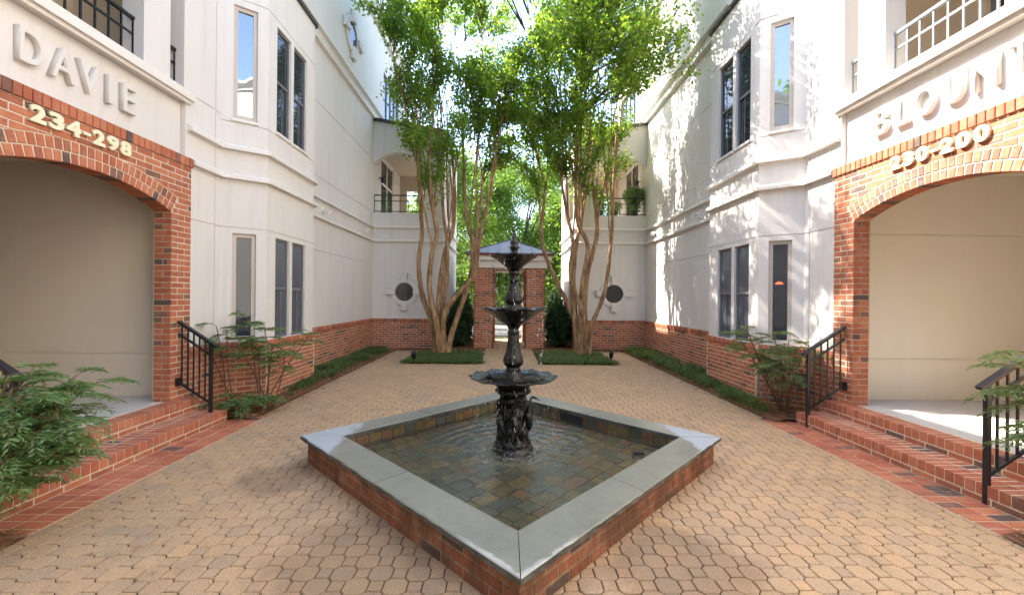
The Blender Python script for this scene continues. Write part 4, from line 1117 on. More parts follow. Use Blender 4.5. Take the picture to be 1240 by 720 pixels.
m = MB(); m.box(-1.17, 1.17, 13.05, 13.72, 2.55, 2.78); m.box(-1.17, 1.17, 14.98, 15.64, 2.55, 2.78); m.box(-1.17, -.52, 13.72, 14.98, 2.55, 2.78); m.box(.52, 1.17, 13.72, 14.98, 2.55, 2.78); m.build('beam', M['trim'], PV)
m = MB(); m.box(-1.30, 1.30, 12.92, 15.78, 2.78, 2.92); m.build('eaves_board', M['trim'], PV)
m = MB(); m.box(-1.36, 1.36, 12.86, 15.84, 2.92, 2.985); m.build('fascia', M['red_metal'], PV)
ap = (0, 14.35, 3.60); c4 = [(-1.40, 12.82, 2.99), (1.40, 12.82, 2.99), (1.40, 15.88, 2.99), (-1.40, 15.88, 2.99)]
m = MB(); m.add(c4 + [ap], [(0, 1, 4), (1, 2, 4), (2, 3, 4), (3, 0, 4), (3, 2, 1, 0)]); rf = m.build('roof', M['roof_metal'], PV)
m = MB()
for c in c4: m.bar(c, ap, .05, .04)
m.build('hip_ridge', M['coping_metal'], rf)
for i in range(1, 8):
    t = i / 8; e = Vector(c4[0]).lerp(Vector(c4[1]), t); k = 1 - abs(t - .5) * 2
    m = MB(); m.bar(e + Vector((0, 0, .01)), e + (Vector((e.x, 14.35, 3.60)) - e) * k * .99 + Vector((0, 0, .01)), .018, .03); m.build('standing_seam', M['roof_metal'], rf)

# ------------------------------------------------------------------ small fittings
def floodlight(p, sx, label):
    o = tag(empty('security_light', p), label, 'light', 'white lamps on the court walls between the string courses')
    x, y, z = p; m = MB(); m.box(*sorted((x, x - sx * .03)), y - .05, y + .05, z - .06, z + .06); m.build('back_plate', M['white_plastic'], o)
    m = MB(); m.tube([(x - sx * .03, y, z), (x - sx * .10, y - .02, z - .01)], [.016, .016], 8); m.build('arm', M['white_plastic'], o)
    m = MB(); m.tube([(x - sx * .08, y, z - .0), (x - sx * .14, y - .03, z - .03), (x - sx * .20, y - .06, z - .06)], [.02, .042, .055], 12); m.build('lamp_head', M['white_plastic'], o)
for sx, nm in ((-1, 'shaded'), (1, 'dappled')):
    floodlight((sx * XA, 9.35, 3.54), sx, 'white security lamp on the %s court wall, nearer the bay' % nm)
    floodlight((sx * XA, 11.9, 3.54), sx, 'white security lamp on the %s court wall, nearer the back corner' % nm)
def uplight(p, label, r):
    o = tag(empty('garden_uplight', p), label, 'garden light', 'black uplights by the tree beds')
    x, y, z = p; m = MB(); m.tube([(x, y, 0), (x, y, .10)], .012, 8); m.build('stake', M['metal_black'], o)
    m = MB(); m.tube([(x, y + .02, .08), (x, y, .14), (x, y - .02, .22), (x, y - .03, .29)], [.03, r * .8, r, r * .92], 16); m.build('housing', M['metal_black'], o, smooth=True)
    m = MB(); m.tube([(x, y - .03, .285), (x, y - .031, .293)], [r * .8, r * .8], 16); m.build('lens', M['pane'], o)
p = pix(501, 441, 10.2); uplight((p.x, p.y, 0), 'black garden uplight beside the paler tree mat below the shaded wing', .062)
p = pix(740, 438, 10.6); uplight((p.x, p.y, 0), 'black garden uplight on the mulch behind the sunny tree mat', .055)
# utility meter and conduits on the base of the sunny bay
EM = tag(empty('utility_meter', (4.05, 6.1, 0)), 'grey utility box with bent conduits on brick base beside the railing', 'meter')
pf, Lf, nf = face(1, (XA, 5.55), (XA, 6.03)); pc, Lc, nc_ = face(1, (XA, 6.03), (XB, 6.37))
m = MB(); m.lbox(pc, .30, .46, -.16, -.05, .54, .74); m.build('box', M['grey_metal'], EM)
for (u, h) in ((.08, .52), (.16, .45), (.24, .40)):
    m = MB(); m.tube([pc(u, -.08, h), pc(u, -.08, .24), pc(u + .02, -.10, .18), pc(u + .10, -.14, .15), pc(u + .22, -.14, .15), pc(u + .30, -.12, .19), pc(u + .32, -.10, .28), pc(u + .32, -.09, .52)], .012, 8); m.build('conduit', M['conduit'], EM, smooth=True)
m = MB(); m.tube([pc(.02, -.08, .50), pc(.02, -.18, .47), pc(.02, -.24, .44)], [.07, .085, .07], 14); m.build('meter_dial', M['metal_black'], EM, smooth=True)
def sconce(sx, label):
    x, y, z = sx * (XA - .0), 13.45, 5.42; o = tag(empty('wall_lantern', (x, y, z)), label, 'lantern', 'lanterns by the balcony doors')
    m = MB(); m.bar((x, y, z), (x - sx * .12, y, z + .03), .02); m.build('bracket', M['metal_black'], o)
    m = MB(); m.lathe((x - sx * .13, y, z - .10), [(.02, -.06), (.05, -.04), (.06, .06), (.075, .07), (.03, .12), (.008, .15)], 10); m.build('lantern_body', M['metal_black'], o)
sconce(-1, 'black wall lantern beside the balcony door of the shaded wing')
sconce(+1, 'black wall lantern beside the balcony door of the sunny wing')

# ------------------------------------------------------------------ planting
def unit(v): return v / np.maximum(np.linalg.norm(v, axis=1, keepdims=True), 1e-9)
def leaf_quads(P, D, L, Wd, fold=0.12, flat=0.0):
    """rhombic leaves: base P, direction D, length L, half width Wd"""
    n = len(P); up = nrg.normal(size=(n, 3)) + np.array([0, 0, flat]); S = unit(np.cross(D, up)); N = np.cross(S, D)
    L = np.broadcast_to(np.asarray(L, float).reshape(-1, 1), (n, 1)); Wd = np.broadcast_to(np.asarray(Wd, float).reshape(-1, 1), (n, 1))
    V = np.stack([P, P + D * L * .45 + S * Wd + N * fold * L, P + D * L, P + D * L * .45 - S * Wd + N * fold * L], 1).reshape(-1, 3)
    return V, np.arange(4 * n).reshape(-1, 4)
def smooth_path(pts, k=5):
    pts = [Vector(p) for p in pts]; out = []
    for i in range(len(pts) - 1):
        p0, p1, p2, p3 = pts[max(i - 1, 0)], pts[i], pts[i + 1], pts[min(i + 2, len(pts) - 1)]
        for j in range(k):
            t = j / k; out.append(.5 * ((2 * p1) + (p2 - p0) * t + (2 * p0 - 5 * p1 + 4 * p2 - p3) * t * t + (3 * p1 - p0 - 3 * p2 + p3) * t ** 3))
    out.append(pts[-1]); return out

def crape(label, stems, depth, lobes, n_clump, seed, zmin):
    rg = random.Random(seed); nr = np.random.default_rng(seed)
    base = pix(*stems[0][0], depth)
    T = tag(empty('crape_myrtle_tree', (base.x, base.y, 0)), label, 'tree', 'crape myrtle trees before the pavilion')
    tm = MB(); samples = []
    for si, st in enumerate(stems):
        off = rg.uniform(-.7, .7); pts = []
        n = len(st)
        for i, (u, v) in enumerate(st):
            t = i / (n - 1); pts.append(pix(u, v, depth + off * t ** .8 + (rg.uniform(-.06, .06) if 0 < i else 0)))
        pts[0].z = min(pts[0].z, .0) - .04
        sp = smooth_path(pts, 6); m = len(sp); r0 = rg.uniform(.075, .098)
        rad = [r0 * (1 - .62 * (i / (m - 1)) ** .9) * (1.35 if i < 2 else 1.15 if i < 4 else 1) * (1 + .07 * math.sin(i * 1.7 + si)) for i in range(m)]
        tm.tube(sp, rad, 10)
        tip = sp[-1]
        # upright shoots that carry the crown
        for k in range(4):
            a0 = int(m * (.52 + .12 * k)) if k < 3 else m - 1
            s0 = sp[min(a0, m - 1)]; dirx = rg.uniform(-.16, .16); diry = rg.uniform(-.16, .16)
            hgt = rg.uniform(8.0, 11.4) - s0.z; P = [s0]
            for q in range(1, 8):
                t = q / 7; P.append(s0 + Vector(((dirx * t * 1.6 + dirx * t * t) * hgt * .55 + rg.uniform(-.05, .05), (diry * t * 1.6 + diry * t * t) * hgt * .55 + rg.uniform(-.05, .05), hgt * t)))
            spp = smooth_path(P, 3); rr = rad[min(a0, m - 1)] * rg.uniform(.45, .65)
            tm.tube(spp, [max(rr * (1 - .85 * i / (len(spp) - 1)), .006) for i in range(len(spp))], 7)
            samples += [p for p in spp if p.z > 3.6]
    trunk = tm.build('trunk', M['bark'], T, smooth=True)
    S = np.array([tuple(p) for p in samples])
    tw = MB(); V = []; 
    tot = sum(l[2] for l in lobes)
    for (c, r, wgt) in lobes:
        cnt = int(n_clump * wgt / tot)
        for _ in range(cnt):
            if _ % 8 == 0:                                  # a new bough: its sprays hang together, gaps stay between boughs
                while True:
                    d = nr.normal(size=3); d /= np.linalg.norm(d); bough = np.array(c) + d * np.array(r) * rg.random() ** .45
                    if bough[2] > zmin + .35 * rg.random() and abs(bough[0]) < 3.9: break
            q = bough + nr.normal(size=3) * np.array([.24, .24, .17])
            if abs(q[0]) > 4.05: continue
            dd = np.linalg.norm((S - q) * np.array([1, 1, .55]) + np.array([0, 0, .35]), axis=1); b = S[int(np.argmin(dd))]
            if np.linalg.norm(b - q) > 6.0: continue
            mid = (b + q) / 2 + nr.normal(size=3) * .06 + np.array([0, 0, .10])
            far_ = np.linalg.norm(b - q) > 2.0; tw.tube([b, mid, q], [.02, .014, .004] if far_ else [.011, .008, .003], 5 if far_ else 4, cap=False)
            n = int(rg.uniform(42, 94)); sg = rg.uniform(.06, .14)
            dirv = (q - mid) / max(np.linalg.norm(q - mid), 1e-6)
            pp = q + nr.normal(size=(n, 3)) * sg + dirv * (nr.uniform(-.38, .12, (n, 1))); V.append(pp)
            pp = mid + nr.normal(size=(n // 5, 3)) * sg * .9; V.append(pp)
    tw.build('twigs', M['bark_dark'], trunk, recalc=False)['kind'] = 'stuff'
    Pn = np.concatenate(V); Pn = Pn[np.abs(Pn[:, 0]) < 4.2]
    D = unit(nr.normal(size=Pn.shape) + np.array([0, 0, -.25]))
    Ln = nr.uniform(.065, .115, len(Pn)); V_, Q_ = leaf_quads(Pn, D, Ln, Ln * .31)
    np_mesh('crown', V_, Q_, M['leaf_crape'], T)
    return T
SL = [[(528, 431), (525, 395), (512, 360), (507, 320), (511, 283), (508, 240), (506, 200), (503, 160)],
      [(536, 431), (535, 385), (541, 335), (541, 293), (537, 258), (533, 200), (530, 150)],
      [(541, 431), (546, 408), (557, 375), (570, 335), (572, 297), (564, 258), (562, 210), (560, 150)],
      [(532, 431), (529, 395), (520, 350), (523, 308), (529, 281), (523, 240), (519, 190)],
      [(537, 431), (538, 380), (556, 355), (576, 330), (577, 300), (590, 250), (600, 200)],
      [(535, 431), (531, 375), (538, 310), (548, 280), (551, 240), (548, 190)]]
SR = [[(699, 431), (696, 388), (671, 335), (656, 290), (659, 230), (650, 190), (645, 150)],
      [(705, 431), (709, 392), (691, 335), (694, 297), (687, 260), (680, 220), (675, 160)],
      [(712, 431), (717, 394), (733, 350), (741, 280), (743, 220), (747, 160)],
      [(703, 431), (705, 350), (712, 300), (700, 270), (697, 230), (700, 170)],
      [(708, 431), (709, 345), (722, 290), (722, 260), (715, 200), (712, 150)],
      [(702, 431), (694, 352), (697, 300), (704, 268), (708, 220), (715, 160)]]
crape('crape myrtle with dark shaded crown, many pale stems, in front of the shaded wing', SL, 11.5,
      [((-1.7, 11.0, 8.3), (1.85, 2.4, 3.1), 1.0), ((-.5, 11.0, 7.0), (1.1, 1.6, 2.3), .60), ((-2.6, 10.4, 8.5), (1.1, 1.5, 1.7), .22), ((-1.5, 8.4, 8.8), (1.8, 1.1, 1.7), .44), ((-1.9, 11.2, 5.5), (1.5, 1.2, .7), .14)], 520, 11, 4.4)
crape('crape myrtle with bright sunlit crown, many pale stems, in front of the sunny wing', SR, 11.5,
      [((1.7, 11.0, 8.3), (2.0, 2.4, 3.1), 1.0), ((.55, 11.0, 7.0), (1.1, 1.6, 2.3), .58), ((2.7, 9.2, 8.0), (1.25, 1.5, 1.8), .42), ((1.2, 9.4, 9.1), (1.4, 1.2, 1.6), .25), ((2.6, 12.0, 6.2), (1.2, 1.2, 1.6), .22), ((2.3, 8.1, 7.5), (1.4, 1.2, 1.6), .66), ((1.9, 11.2, 5.4), (1.5, 1.2, .7), .16), ((1.6, 10.6, 11.0), (1.8, 2.0, 1.6), .35)], 740, 23, 4.3)

def far_tree(label, x, y, h, rx, n, seed, leafm, lsize, cat_group='trees beyond the pavilion', zlow=.25):
    rg = random.Random(seed); nr = np.random.default_rng(seed)
    T = tag(empty('background_tree', (x, y, 0)), label, 'tree', cat_group)
    m = MB(); 
    tp = smooth_path([(x, y, -.15), (x + rg.uniform(-.15, .15), y, h * .22), (x + rg.uniform(-.3, .3), y, h * .5), (x + rg.uniform(-.4, .4), y, h * .85)], 4)
    m.tube(tp, [h * .018 * (1 - .85 * i / (len(tp) - 1)) for i in range(len(tp))], 8)
    V = []
    for k in range(int(26)):
        t = rg.uniform(zlow, 1.0); a = rg.uniform(0, 6.283); rr = rx * (math.sin(math.pi * min(1, (t - zlow * .7) / (1.05 - zlow * .7))) ** .6) * rg.uniform(.35, 1)
        q = np.array([x + rr * math.cos(a), y + rr * math.sin(a), h * t]); b = tp[min(len(tp) - 1, int(len(tp) * t * .8))]
        m.tube([b, tuple((np.array(b) + q) / 2 + np.array([0, 0, .15])), tuple(q)], [h * .005, h * .0035, h * .001], 5, cap=False)
        for _ in range(4):
            c = q + nr.normal(size=3) * rx * .17; V.append(c + nr.normal(size=(n // 104, 3)) * np.array([rx * .13, rx * .13, rx * .10]))
    m.build('trunk', M['bark_dark'], T, smooth=True)
    P = np.concatenate(V); P = P[P[:, 2] > .2]; D = unit(nr.normal(size=P.shape) + np.array([0, 0, -.3])); Ln = nr.uniform(.7, 1.3, len(P)) * lsize
    V_, Q_ = leaf_quads(P, D, Ln, Ln * .33); np_mesh('crown', V_, Q_, leafm, T)
FT = [(-3.6, 21, 8.5, 2.4, 'leafy green tree behind the shaded wing edge'), (-1.5, 26.5, 10.0, 2.8, 'bright green tree rising just left of the pavilion roof'),
      (1.4, 27.5, 10.5, 3.0, 'bright green tree rising just right of the pavilion roof'), (3.7, 21.5, 8.5, 2.4, 'leafy green tree behind the sunny wing edge'),
      (.1, 33.0, 11.5, 3.4, 'pale green tree farthest back, centred over the pavilion'), (-5.2, 31.0, 11.0, 3.4, 'tall green tree far behind the shaded wing'),
      (5.2, 32.0, 11.0, 3.4, 'tall green tree far behind the sunny wing'), (-2.9, 38, 9.0, 3.2, 'distant green tree left of the centre gap'), (2.9, 39, 9.0, 3.2, 'distant green tree right of the centre gap')]
for i, (x, y, h, rx, lb) in enumerate(FT): far_tree(lb, x, y, h, rx, 24000, 50 + i, M['leaf_far'], .16, zlow=.12)
BT_ = [(-9.0, -10.5, 11.5, 'street tree behind the photographer, outermost on the shaded side'), (-4.2, -11.5, 12.5, 'street tree behind the photographer, mirrored in the panes of the shaded bay'),
       (0.3, -10.8, 12.0, 'street tree straight behind the photographer'), (4.6, -11.8, 12.5, 'street tree behind the photographer, mirrored in the panes of the sunny bay'), (9.2, -10.5, 11.5, 'street tree behind the photographer, outermost on the sunny side')]
for i, (x, y, h, lb) in enumerate(BT_): far_tree(lb, x, y, h, 3.6, 14000, 80 + i, M['leaf_far'], .30, 'street trees behind the photographer', zlow=.15)

def shrub(name, label, c, r, n, leafm, ls, group=None, cat='shrub', seed=1, stemmat=None):
    nr = np.random.default_rng(seed); S = tag(empty(name, (c[0], c[1], 0)), label, cat, group)
    d = unit(nr.normal(size=(n, 3))); rad = nr.random((n, 1)) ** .38
    lump = 1 + .16 * np.sin(d[:, :1] * 5 + 1) * np.cos(d[:, 1:2] * 6) + .12 * np.sin(d[:, 2:3] * 9)
    P = np.array(c) + d * rad * lump * np.array(r); P = P[P[:, 2] > .03]
    D = unit(P - np.array(c) + nr.normal(size=P.shape) * .5 * max(r)); L = nr.uniform(.7, 1.3, len(P)) * ls
    V_, Q_ = leaf_quads(P, D, L, L * .28); np_mesh('foliage', V_, Q_, leafm, S)
    m = MB()
    for k in range(7):
        a = 6.283 * k / 7; m.tube([(c[0], c[1], 0), (c[0] + .3 * r[0] * math.cos(a), c[1] + .3 * r[1] * math.sin(a), c[2] * .6), (c[0] + .6 * r[0] * math.cos(a), c[1] + .6 * r[1] * math.sin(a), c[2] * 1.1)], [.012, .009, .004], 5)
    m.build('stems', M['bark_dark'], S)
shrub('evergreen_shrub', 'dark evergreen shrub between the shaded wing and the pavilion', (-1.62, 13.6, .68), (.42, .6, .72), 5200, M['leaf_hedge'], .085, 'evergreen shrubs flanking the pavilion', seed=3)
shrub('evergreen_shrub', 'dark evergreen shrub between the pavilion and the sunny wing', (1.62, 13.6, .68), (.42, .6, .74), 5200, M['leaf_hedge'], .085, 'evergreen shrubs flanking the pavilion', seed=4)
shrub('evergreen_shrub', 'taller dark shrub deeper behind the pavilion, shaded side', (-1.75, 15.6, .9), (.4, .8, .95), 5200, M['leaf_hedge'], .085, 'evergreen shrubs flanking the pavilion', seed=5)
shrub('evergreen_shrub', 'taller dark shrub deeper behind the pavilion, sunny side', (1.75, 15.6, .9), (.4, .8, .95), 5200, M['leaf_hedge'], .085, 'evergreen shrubs flanking the pavilion', seed=6)
# plants on the sunny balcony
def hanging(p, label):
    x, y, z = p; o = tag(empty('hanging_basket', (x, y, z - .3)), label, 'plant')
    m = MB(); m.lathe((x, y, z - .28), [(.05, 0), (.12, .03), (.16, .14), (.165, .15)], 16); m.build('pot', M['pot'], o)
    m = MB()
    for a in (0, 2.1, 4.2): m.tube([(x + .16 * math.cos(a), y + .16 * math.sin(a), z - .13), (x, y, z + .95)], .004, 4)
    m.build('wires', M['metal_black'], o)
    nr = np.random.default_rng(9); d = unit(nr.normal(size=(1500, 3))); P = np.array([x, y, z - .05]) + d * nr.random((1500, 1)) ** .4 * np.array([.33, .33, .26])
    V_, Q_ = leaf_quads(P, unit(d + nr.normal(size=d.shape) * .4 + np.array([0, 0, -.5])), nr.uniform(.05, .11, 1500), .014); np_mesh('foliage', V_, Q_, M['leaf_nandina'], o)
p = pix(768, 235, 13.3); hanging((p.x, p.y, p.z), 'green fern in a hanging basket on the sunny wing balcony')
def planter(p, label, seed, w):
    x, y, z = p; o = tag(empty('balcony_plant', (x, y, z)), label, 'plant', 'potted plants along the sunny balcony rail')
    m = MB(); m.lathe((x, y, z), [(.08, 0), (.11, .18), (.12, .2)], 14); m.build('pot', M['pot'], o)
    nr = np.random.default_rng(seed); d = unit(nr.normal(size=(500, 3))); P = np.array([x, y, z + .32]) + d * nr.random((500, 1)) ** .45 * np.array([w, .16, .22])
    V_, Q_ = leaf_quads(P, unit(d + nr.normal(size=d.shape) * .5), nr.uniform(.05, .09, 500), .016); np_mesh('foliage', V_, Q_, M['leaf_nandina'], o)
for k, (a, w, lb) in enumerate(((2.85, .2, 'potted plant by the pillar end of the sunny balcony rail'), (3.3, .26, 'potted plant at the middle of the sunny balcony rail'), (3.95, .2, 'potted plant in the wall corner of the sunny balcony'))):
    planter((a, 13.22, 4.195), lb, 30 + k, w)

# nandina: canes carrying feathery compound leaves
def frond(base, d, L, nr, V, st):
    """one bipinnate leaf: rachis that arches and droops, side stalks, narrow leaflets"""
    d = d / np.linalg.norm(d); side = np.cross(d, [0, 0, 1.0]); side /= max(np.linalg.norm(side), 1e-6); pts = []
    for i in range(8):
        t = i / 7; pts.append(base + d * L * t + np.array([0, 0, -.42 * L * t * t]))
    st.append((pts, [.0035 * (1 - .7 * i / 7) for i in range(8)]))
    for i in range(2, 8):
        p = pts[i]; t = i / 7; ax = pts[i] - pts[i - 1]; ax /= np.linalg.norm(ax)
        for sg in ((-1, 1) if i < 7 else (0,)):
            pl = L * (.52 - .30 * t) * nr.uniform(.85, 1.15); pd = ax * .75 + side * sg * .8 + np.array([0, 0, nr.uniform(-.12, .10)]); pd /= np.linalg.norm(pd)
            nl = max(3, int(pl / .021)); ps = np.cross(pd, [0, 0, 1.0]); ps /= max(np.linalg.norm(ps), 1e-6)
            for j in range(nl):
                u = (j + .6) / nl; q = p + pd * pl * u + np.array([0, 0, -.22 * pl * u * u])
                for s2 in (-1, 1):
                    ld = pd * .75 + ps * s2 * .75 + nr.normal(size=3) * .16 + np.array([0, 0, -.18]); V.append((q, ld / np.linalg.norm(ld), nr.uniform(.042, .075) * (1.1 - .35 * u)))
            st.append(([p, p + pd * pl * .5 + np.array([0, 0, -.05 * pl]), p + pd * pl + np.array([0, 0, -.22 * pl])], [.0018, .0014, .0008]))
def nandina(label, base, canes, nf, L, seed, leafm, width=.11):
    """canes: tip positions; nf fronds spread from the upper part of each cane"""
    nr = np.random.default_rng(seed); o = tag(empty('nandina_shrub', base), label, 'shrub', 'feathery nandina shrubs by the walls')
    V = []; st = []; cm = MB()
    for ci, tip in enumerate(canes):
        b = np.array(base) + np.array([nr.uniform(-.08, .08), nr.uniform(-.08, .08), -.04]); tip = np.array(tip, float)
        mid = (b + tip) / 2 + np.array([nr.uniform(-.05, .05), nr.uniform(-.05, .05), .08])
        sp = smooth_path([tuple(b), tuple(mid), tuple(tip)], 5); cm.tube(sp, [.011 * (1 - .5 * i / (len(sp) - 1)) for i in range(len(sp))], 6)
        for k in range(nf):
            a = 2.399 * k + ci * 1.1; t = .62 + .38 * (k + 1) / nf; q = np.array(sp[min(len(sp) - 1, int(t * (len(sp) - 1)))])
            el = nr.uniform(.05, .75); frond(q, np.array([math.cos(a) * math.cos(el), math.sin(a) * math.cos(el), math.sin(el)]), L * nr.uniform(.75, 1.15), nr, V, st)
    cm.build('canes', M['cane'], o, smooth=True)
    sm = MB()
    for pts, rad in st: sm.tube([tuple(p) for p in pts], rad, 4, cap=False)
    sm.build('leaf_stalks', M['cane'], o, recalc=False)
    P = np.array([v[0] for v in V]); D = np.array([v[1] for v in V]); Ln = np.array([v[2] for v in V])
    V_, Q_ = leaf_quads(P, D, Ln, Ln * width, .06, 2.2); np_mesh('foliage', V_, Q_, leafm, o)
def cz(u, v, d): return tuple(pix(u, v, d))
nandina('large feathery green shrub in the near corner, in front of the shaded steps', (-3.72, 2.66, 0),
        [cz(15, 470, 2.75), cz(45, 480, 2.8), cz(70, 500, 2.75), cz(20, 530, 2.6), cz(60, 545, 2.75), cz(75, 545, 2.85), cz(0, 500, 2.6), cz(92, 455, 3.05), cz(35, 575, 2.7), cz(5, 560, 2.5), cz(30, 500, 2.75), cz(45, 525, 2.7), cz(10, 455, 2.75), cz(35, 452, 2.9), cz(55, 465, 2.85), cz(60, 500, 2.9), cz(85, 505, 2.95), cz(25, 480, 2.65), cz(105, 470, 3.1)], 9, .28, 101, M['leaf_nandina'], .12)
nandina('tall thin nandina with dark fronds between the shaded pier and the bay', (-3.95, 5.85, 0), [cz(262, 395, 5.6), cz(240, 400, 5.7), cz(275, 400, 5.7)], 5, .25, 102, M['leaf_nandina'])
nandina('bushy nandina spilling over the brick base of the shaded bay', (-3.55, 5.98, 0), [cz(300, 385, 5.75), cz(312, 410, 5.8), cz(330, 420, 5.8), cz(345, 430, 5.85), cz(285, 415, 5.7), cz(378, 403, 6.6), cz(320, 395, 5.8)], 8, .27, 103, M['leaf_nandina'])
nandina('low nandina clump in the mulch at the end of the shaded handrail', (-3.66, 5.72, 0), [cz(285, 480, 5.45), cz(310, 485, 5.6), cz(265, 490, 5.4), cz(295, 490, 5.5), cz(325, 482, 5.7)], 7, .22, 104, M['leaf_nandina'])
nandina('open pale nandina over the utility box by the sunny handrail', (3.88, 5.92, 0), [cz(905, 400, 5.75), cz(935, 403, 5.8), cz(955, 412, 5.8), cz(975, 420, 5.7), cz(930, 440, 5.6), cz(950, 448, 5.55), cz(890, 402, 5.9), cz(915, 425, 5.7), cz(945, 425, 5.6)], 8, .26, 105, M['leaf_nandina2'])
nandina('pale nandina at the cropped edge beside the near sunny handrail', (3.98, 2.62, 0), [cz(1238, 440, 2.95), cz(1250, 430, 2.9), cz(1255, 470, 2.9), cz(1262, 520, 2.8)], 9, .30, 106, M['leaf_nandina2'])

# mulch beds, straw, grass
def bed(name, label, x0, x1, y0, y1, z, mat, step=.07, amp=.016):
    nx, ny = max(2, int((x1 - x0) / step)), max(2, int((y1 - y0) / step)); V = []
    for i in range(nx + 1):
        for j in range(ny + 1):
            e = min(i, nx - i, 2) / 2; V.append((x0 + (x1 - x0) * i / nx, y0 + (y1 - y0) * j / ny, z * (.35 + .65 * e) + nrg.normal() * amp * e * .6))
    Q = [(i * (ny + 1) + j, (i + 1) * (ny + 1) + j, (i + 1) * (ny + 1) + j + 1, i * (ny + 1) + j + 1) for i in range(nx) for j in range(ny)]
    return tag(np_mesh(name, V, Q, mat, smooth=True), label, kind='structure')
bed('mulch_bed', 'brown mulch bed along the shaded wall', -4.28, -BED, 5.45, 12.84, .035, M['mulch'])
bed('mulch_bed', 'brown mulch bed along the sunny wall', BED, 4.28, 5.45, 12.84, .035, M['mulch'])
bed('mulch_bed', 'brown mulch bed beside the near end of the shaded steps', -4.28, -3.30, -2.5, 2.82, .03, M['mulch'])
bed('mulch_bed', 'brown mulch bed beside the near end of the sunny steps', 3.30, 4.28, -2.5, 2.82, .03, M['mulch'])
bed('mulch_bed', 'mulch strip under the shaded wing shrubs', -2.04, -.73, 12.4, 16.4, .03, M['mulch'])
bed('mulch_bed', 'mulch strip under the sunny wing shrubs', .73, 2.04, 12.4, 16.4, .03, M['mulch'])
bed('mulch_bed', 'mulch strip along the foot of the shaded wing', -3.42, -2.04, 12.55, 12.88, .03, M['mulch'])
bed('mulch_bed', 'mulch strip along the foot of the sunny wing', 2.04, 3.42, 12.55, 12.88, .03, M['mulch'])
def straw(n, x0, x1, y0, y1, z):
    P = np.stack([nrg.uniform(x0, x1, n), nrg.uniform(y0, y1, n), z + nrg.uniform(0, .028, n)], 1)
    D = unit(np.stack([nrg.normal(size=n), nrg.normal(size=n), nrg.normal(size=n) * .22], 1)); return leaf_quads(P, D, nrg.uniform(.04, .13, n), nrg.uniform(.002, .006, n), .02)
Vs, Qs, b = [], [], 0
for a in ((5200, -4.2, -BED + .03, 5.5, 12.5, .03), (5200, BED - .03, 4.2, 5.5, 12.5, .03), (2600, -4.2, -3.3, 1.2, 2.8, .03), (2600, 3.3, 4.2, 1.2, 2.8, .03), (900, -2.9, -.8, 12.2, 12.8, .03), (900, .8, 2.9, 12.2, 12.8, .03), (90, -3.42, -3.25, 5.5, 12, 0.002), (90, 3.25, 3.42, 5.5, 12, .002)):
    v, q = straw(*a); Vs.append(v); Qs.append(q + b); b += len(v)
tag(np_mesh('pine_straw', np.concatenate(Vs), np.concatenate(Qs), M['straw']), 'loose brown pine straw and bark on the beds', kind='stuff')
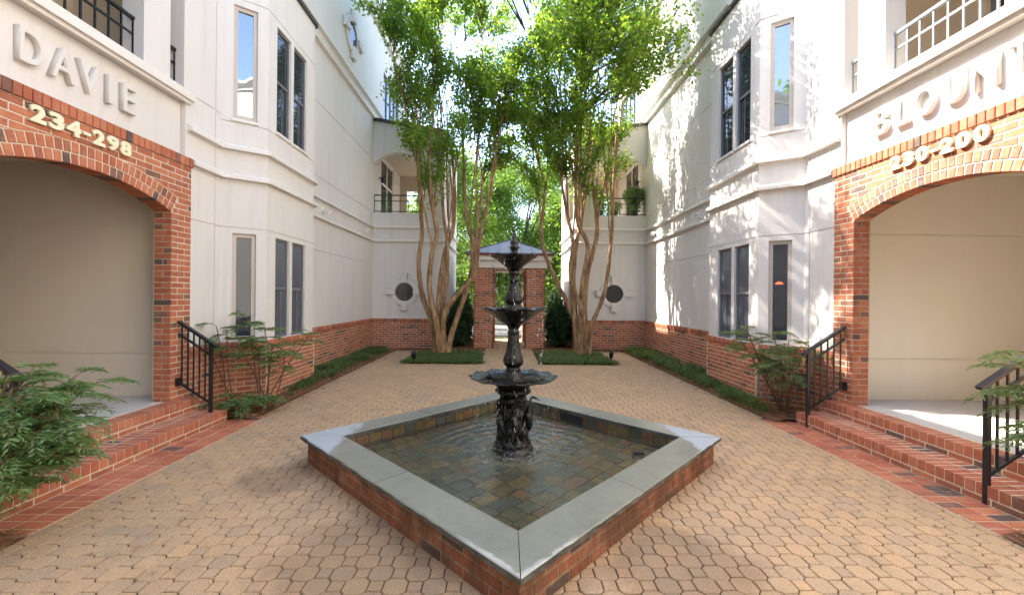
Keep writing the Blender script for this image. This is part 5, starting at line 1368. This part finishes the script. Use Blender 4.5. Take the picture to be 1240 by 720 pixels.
def grass(name, label, regions, mat, patch=-9.0):
    Vs, Qs, b = [], [], 0
    for (n, x0, x1, y0, y1, z, h, lean) in regions:
        nt = n // 9; cx, cy = nrg.uniform(x0, x1, nt) + nrg.normal(size=nt) * .045, nrg.uniform(y0, y1, nt) + nrg.normal(size=nt) * .06
        keep = (np.sin(cx * 9.1 + 2 * np.sin(cy * 2.3)) + np.sin(cy * 5.7 + 1.7 * np.sin(cx * 4)) + nrg.normal(size=nt) * .7) > patch; cx, cy = cx[keep], cy[keep]; nt = len(cx)
        P = np.stack([np.repeat(cx, 9) + nrg.normal(size=nt * 9) * .02, np.repeat(cy, 9) + nrg.normal(size=nt * 9) * .02, np.full(nt * 9, z)], 1); k = len(P)
        a = nrg.uniform(0, 6.283, k); out = np.stack([np.cos(a), np.sin(a), np.zeros(k)], 1); S = np.stack([-np.sin(a), np.cos(a), np.zeros(k)], 1)
        H = (h * nrg.uniform(.6, 1.25, k))[:, None]; le = (lean * nrg.uniform(.4, 1.5, k))[:, None]; w = nrg.uniform(.0028, .0048, k)[:, None]; up = np.array([0, 0, 1.0])
        m_ = P + up * H * .68 + out * H * le * .35; t_ = P + up * H * (1 - .3 * le) + out * H * le
        V = np.stack([P - S * w, P + S * w, m_ + S * w, m_ - S * w, t_ + S * w * .15, t_ - S * w * .15], 1).reshape(-1, 3); i0 = np.arange(k) * 6 + b
        Qs += [np.stack([i0, i0 + 1, i0 + 2, i0 + 3], 1), np.stack([i0 + 3, i0 + 2, i0 + 4, i0 + 5], 1)]; Vs.append(V); b += len(V)
    return tag(np_mesh(name, np.concatenate(Vs), np.concatenate(Qs), mat), label, kind='stuff')
grass('border_grass', 'strappy green grass along the foot of the shaded wall', [(11000, -4.14, -3.56, 7.3, 12.5, .03, .15, 1.1), (900, -3.75, -3.5, 6.5, 7.6, .03, .12, 1.1)], M['grass'], -.35)
grass('border_grass', 'strappy green grass along the foot of the sunny wall', [(12000, 3.54, 4.14, 7.4, 12.5, .03, .18, 1.0), (3000, 3.48, 3.75, 5.9, 7.7, .03, .15, 1.0)], M['grass'], -.55)
for sx, nm in ((-1, 'shaded'), (1, 'sunny')):
    x0, x1 = sorted((sx * .76, sx * 2.58))
    bed('tree_bed', 'low soil bed under the %s crape myrtle' % nm, x0 - .02, x1 + .02, 10.08, 12.12, .028, M['mulch'])
    grass('ground_cover', 'dense low mat of grass round the foot of the %s crape myrtle' % nm, [(15000, x0 + .04, x1 - .04, 10.16, 12.0, .025, .10, 1.1), (3500, x0 - .05, x1 + .05, 10.08, 10.35, .02, .08, 1.4)], M['grass'], -1.5)

# a few fallen leaves and twigs on the paving
Vs, Qs, b = [], [], 0
n_ = 230; a_ = nrg.uniform(0, 6.283, n_); xx = nrg.choice([-1, 1], n_) * (3.38 - np.abs(nrg.normal(size=n_)) * .9); yy = nrg.uniform(2.2, 12.2, n_)
ok_ = np.abs(xx - FC.x) + np.abs(yy - FC.y) > 2.12
P_ = np.stack([xx, yy, np.full(n_, .006)], 1)[ok_]; D_ = unit(np.stack([np.cos(a_), np.sin(a_), nrg.uniform(0, .25, n_)], 1)[ok_])
v, q = leaf_quads(P_, D_, nrg.uniform(.02, .05, len(P_)), nrg.uniform(.005, .014, len(P_)), .12, 6.0)
tag(np_mesh('fallen_leaves', v, q, M['straw']), 'small dry fallen leaves strewn over the paving', kind='stuff')
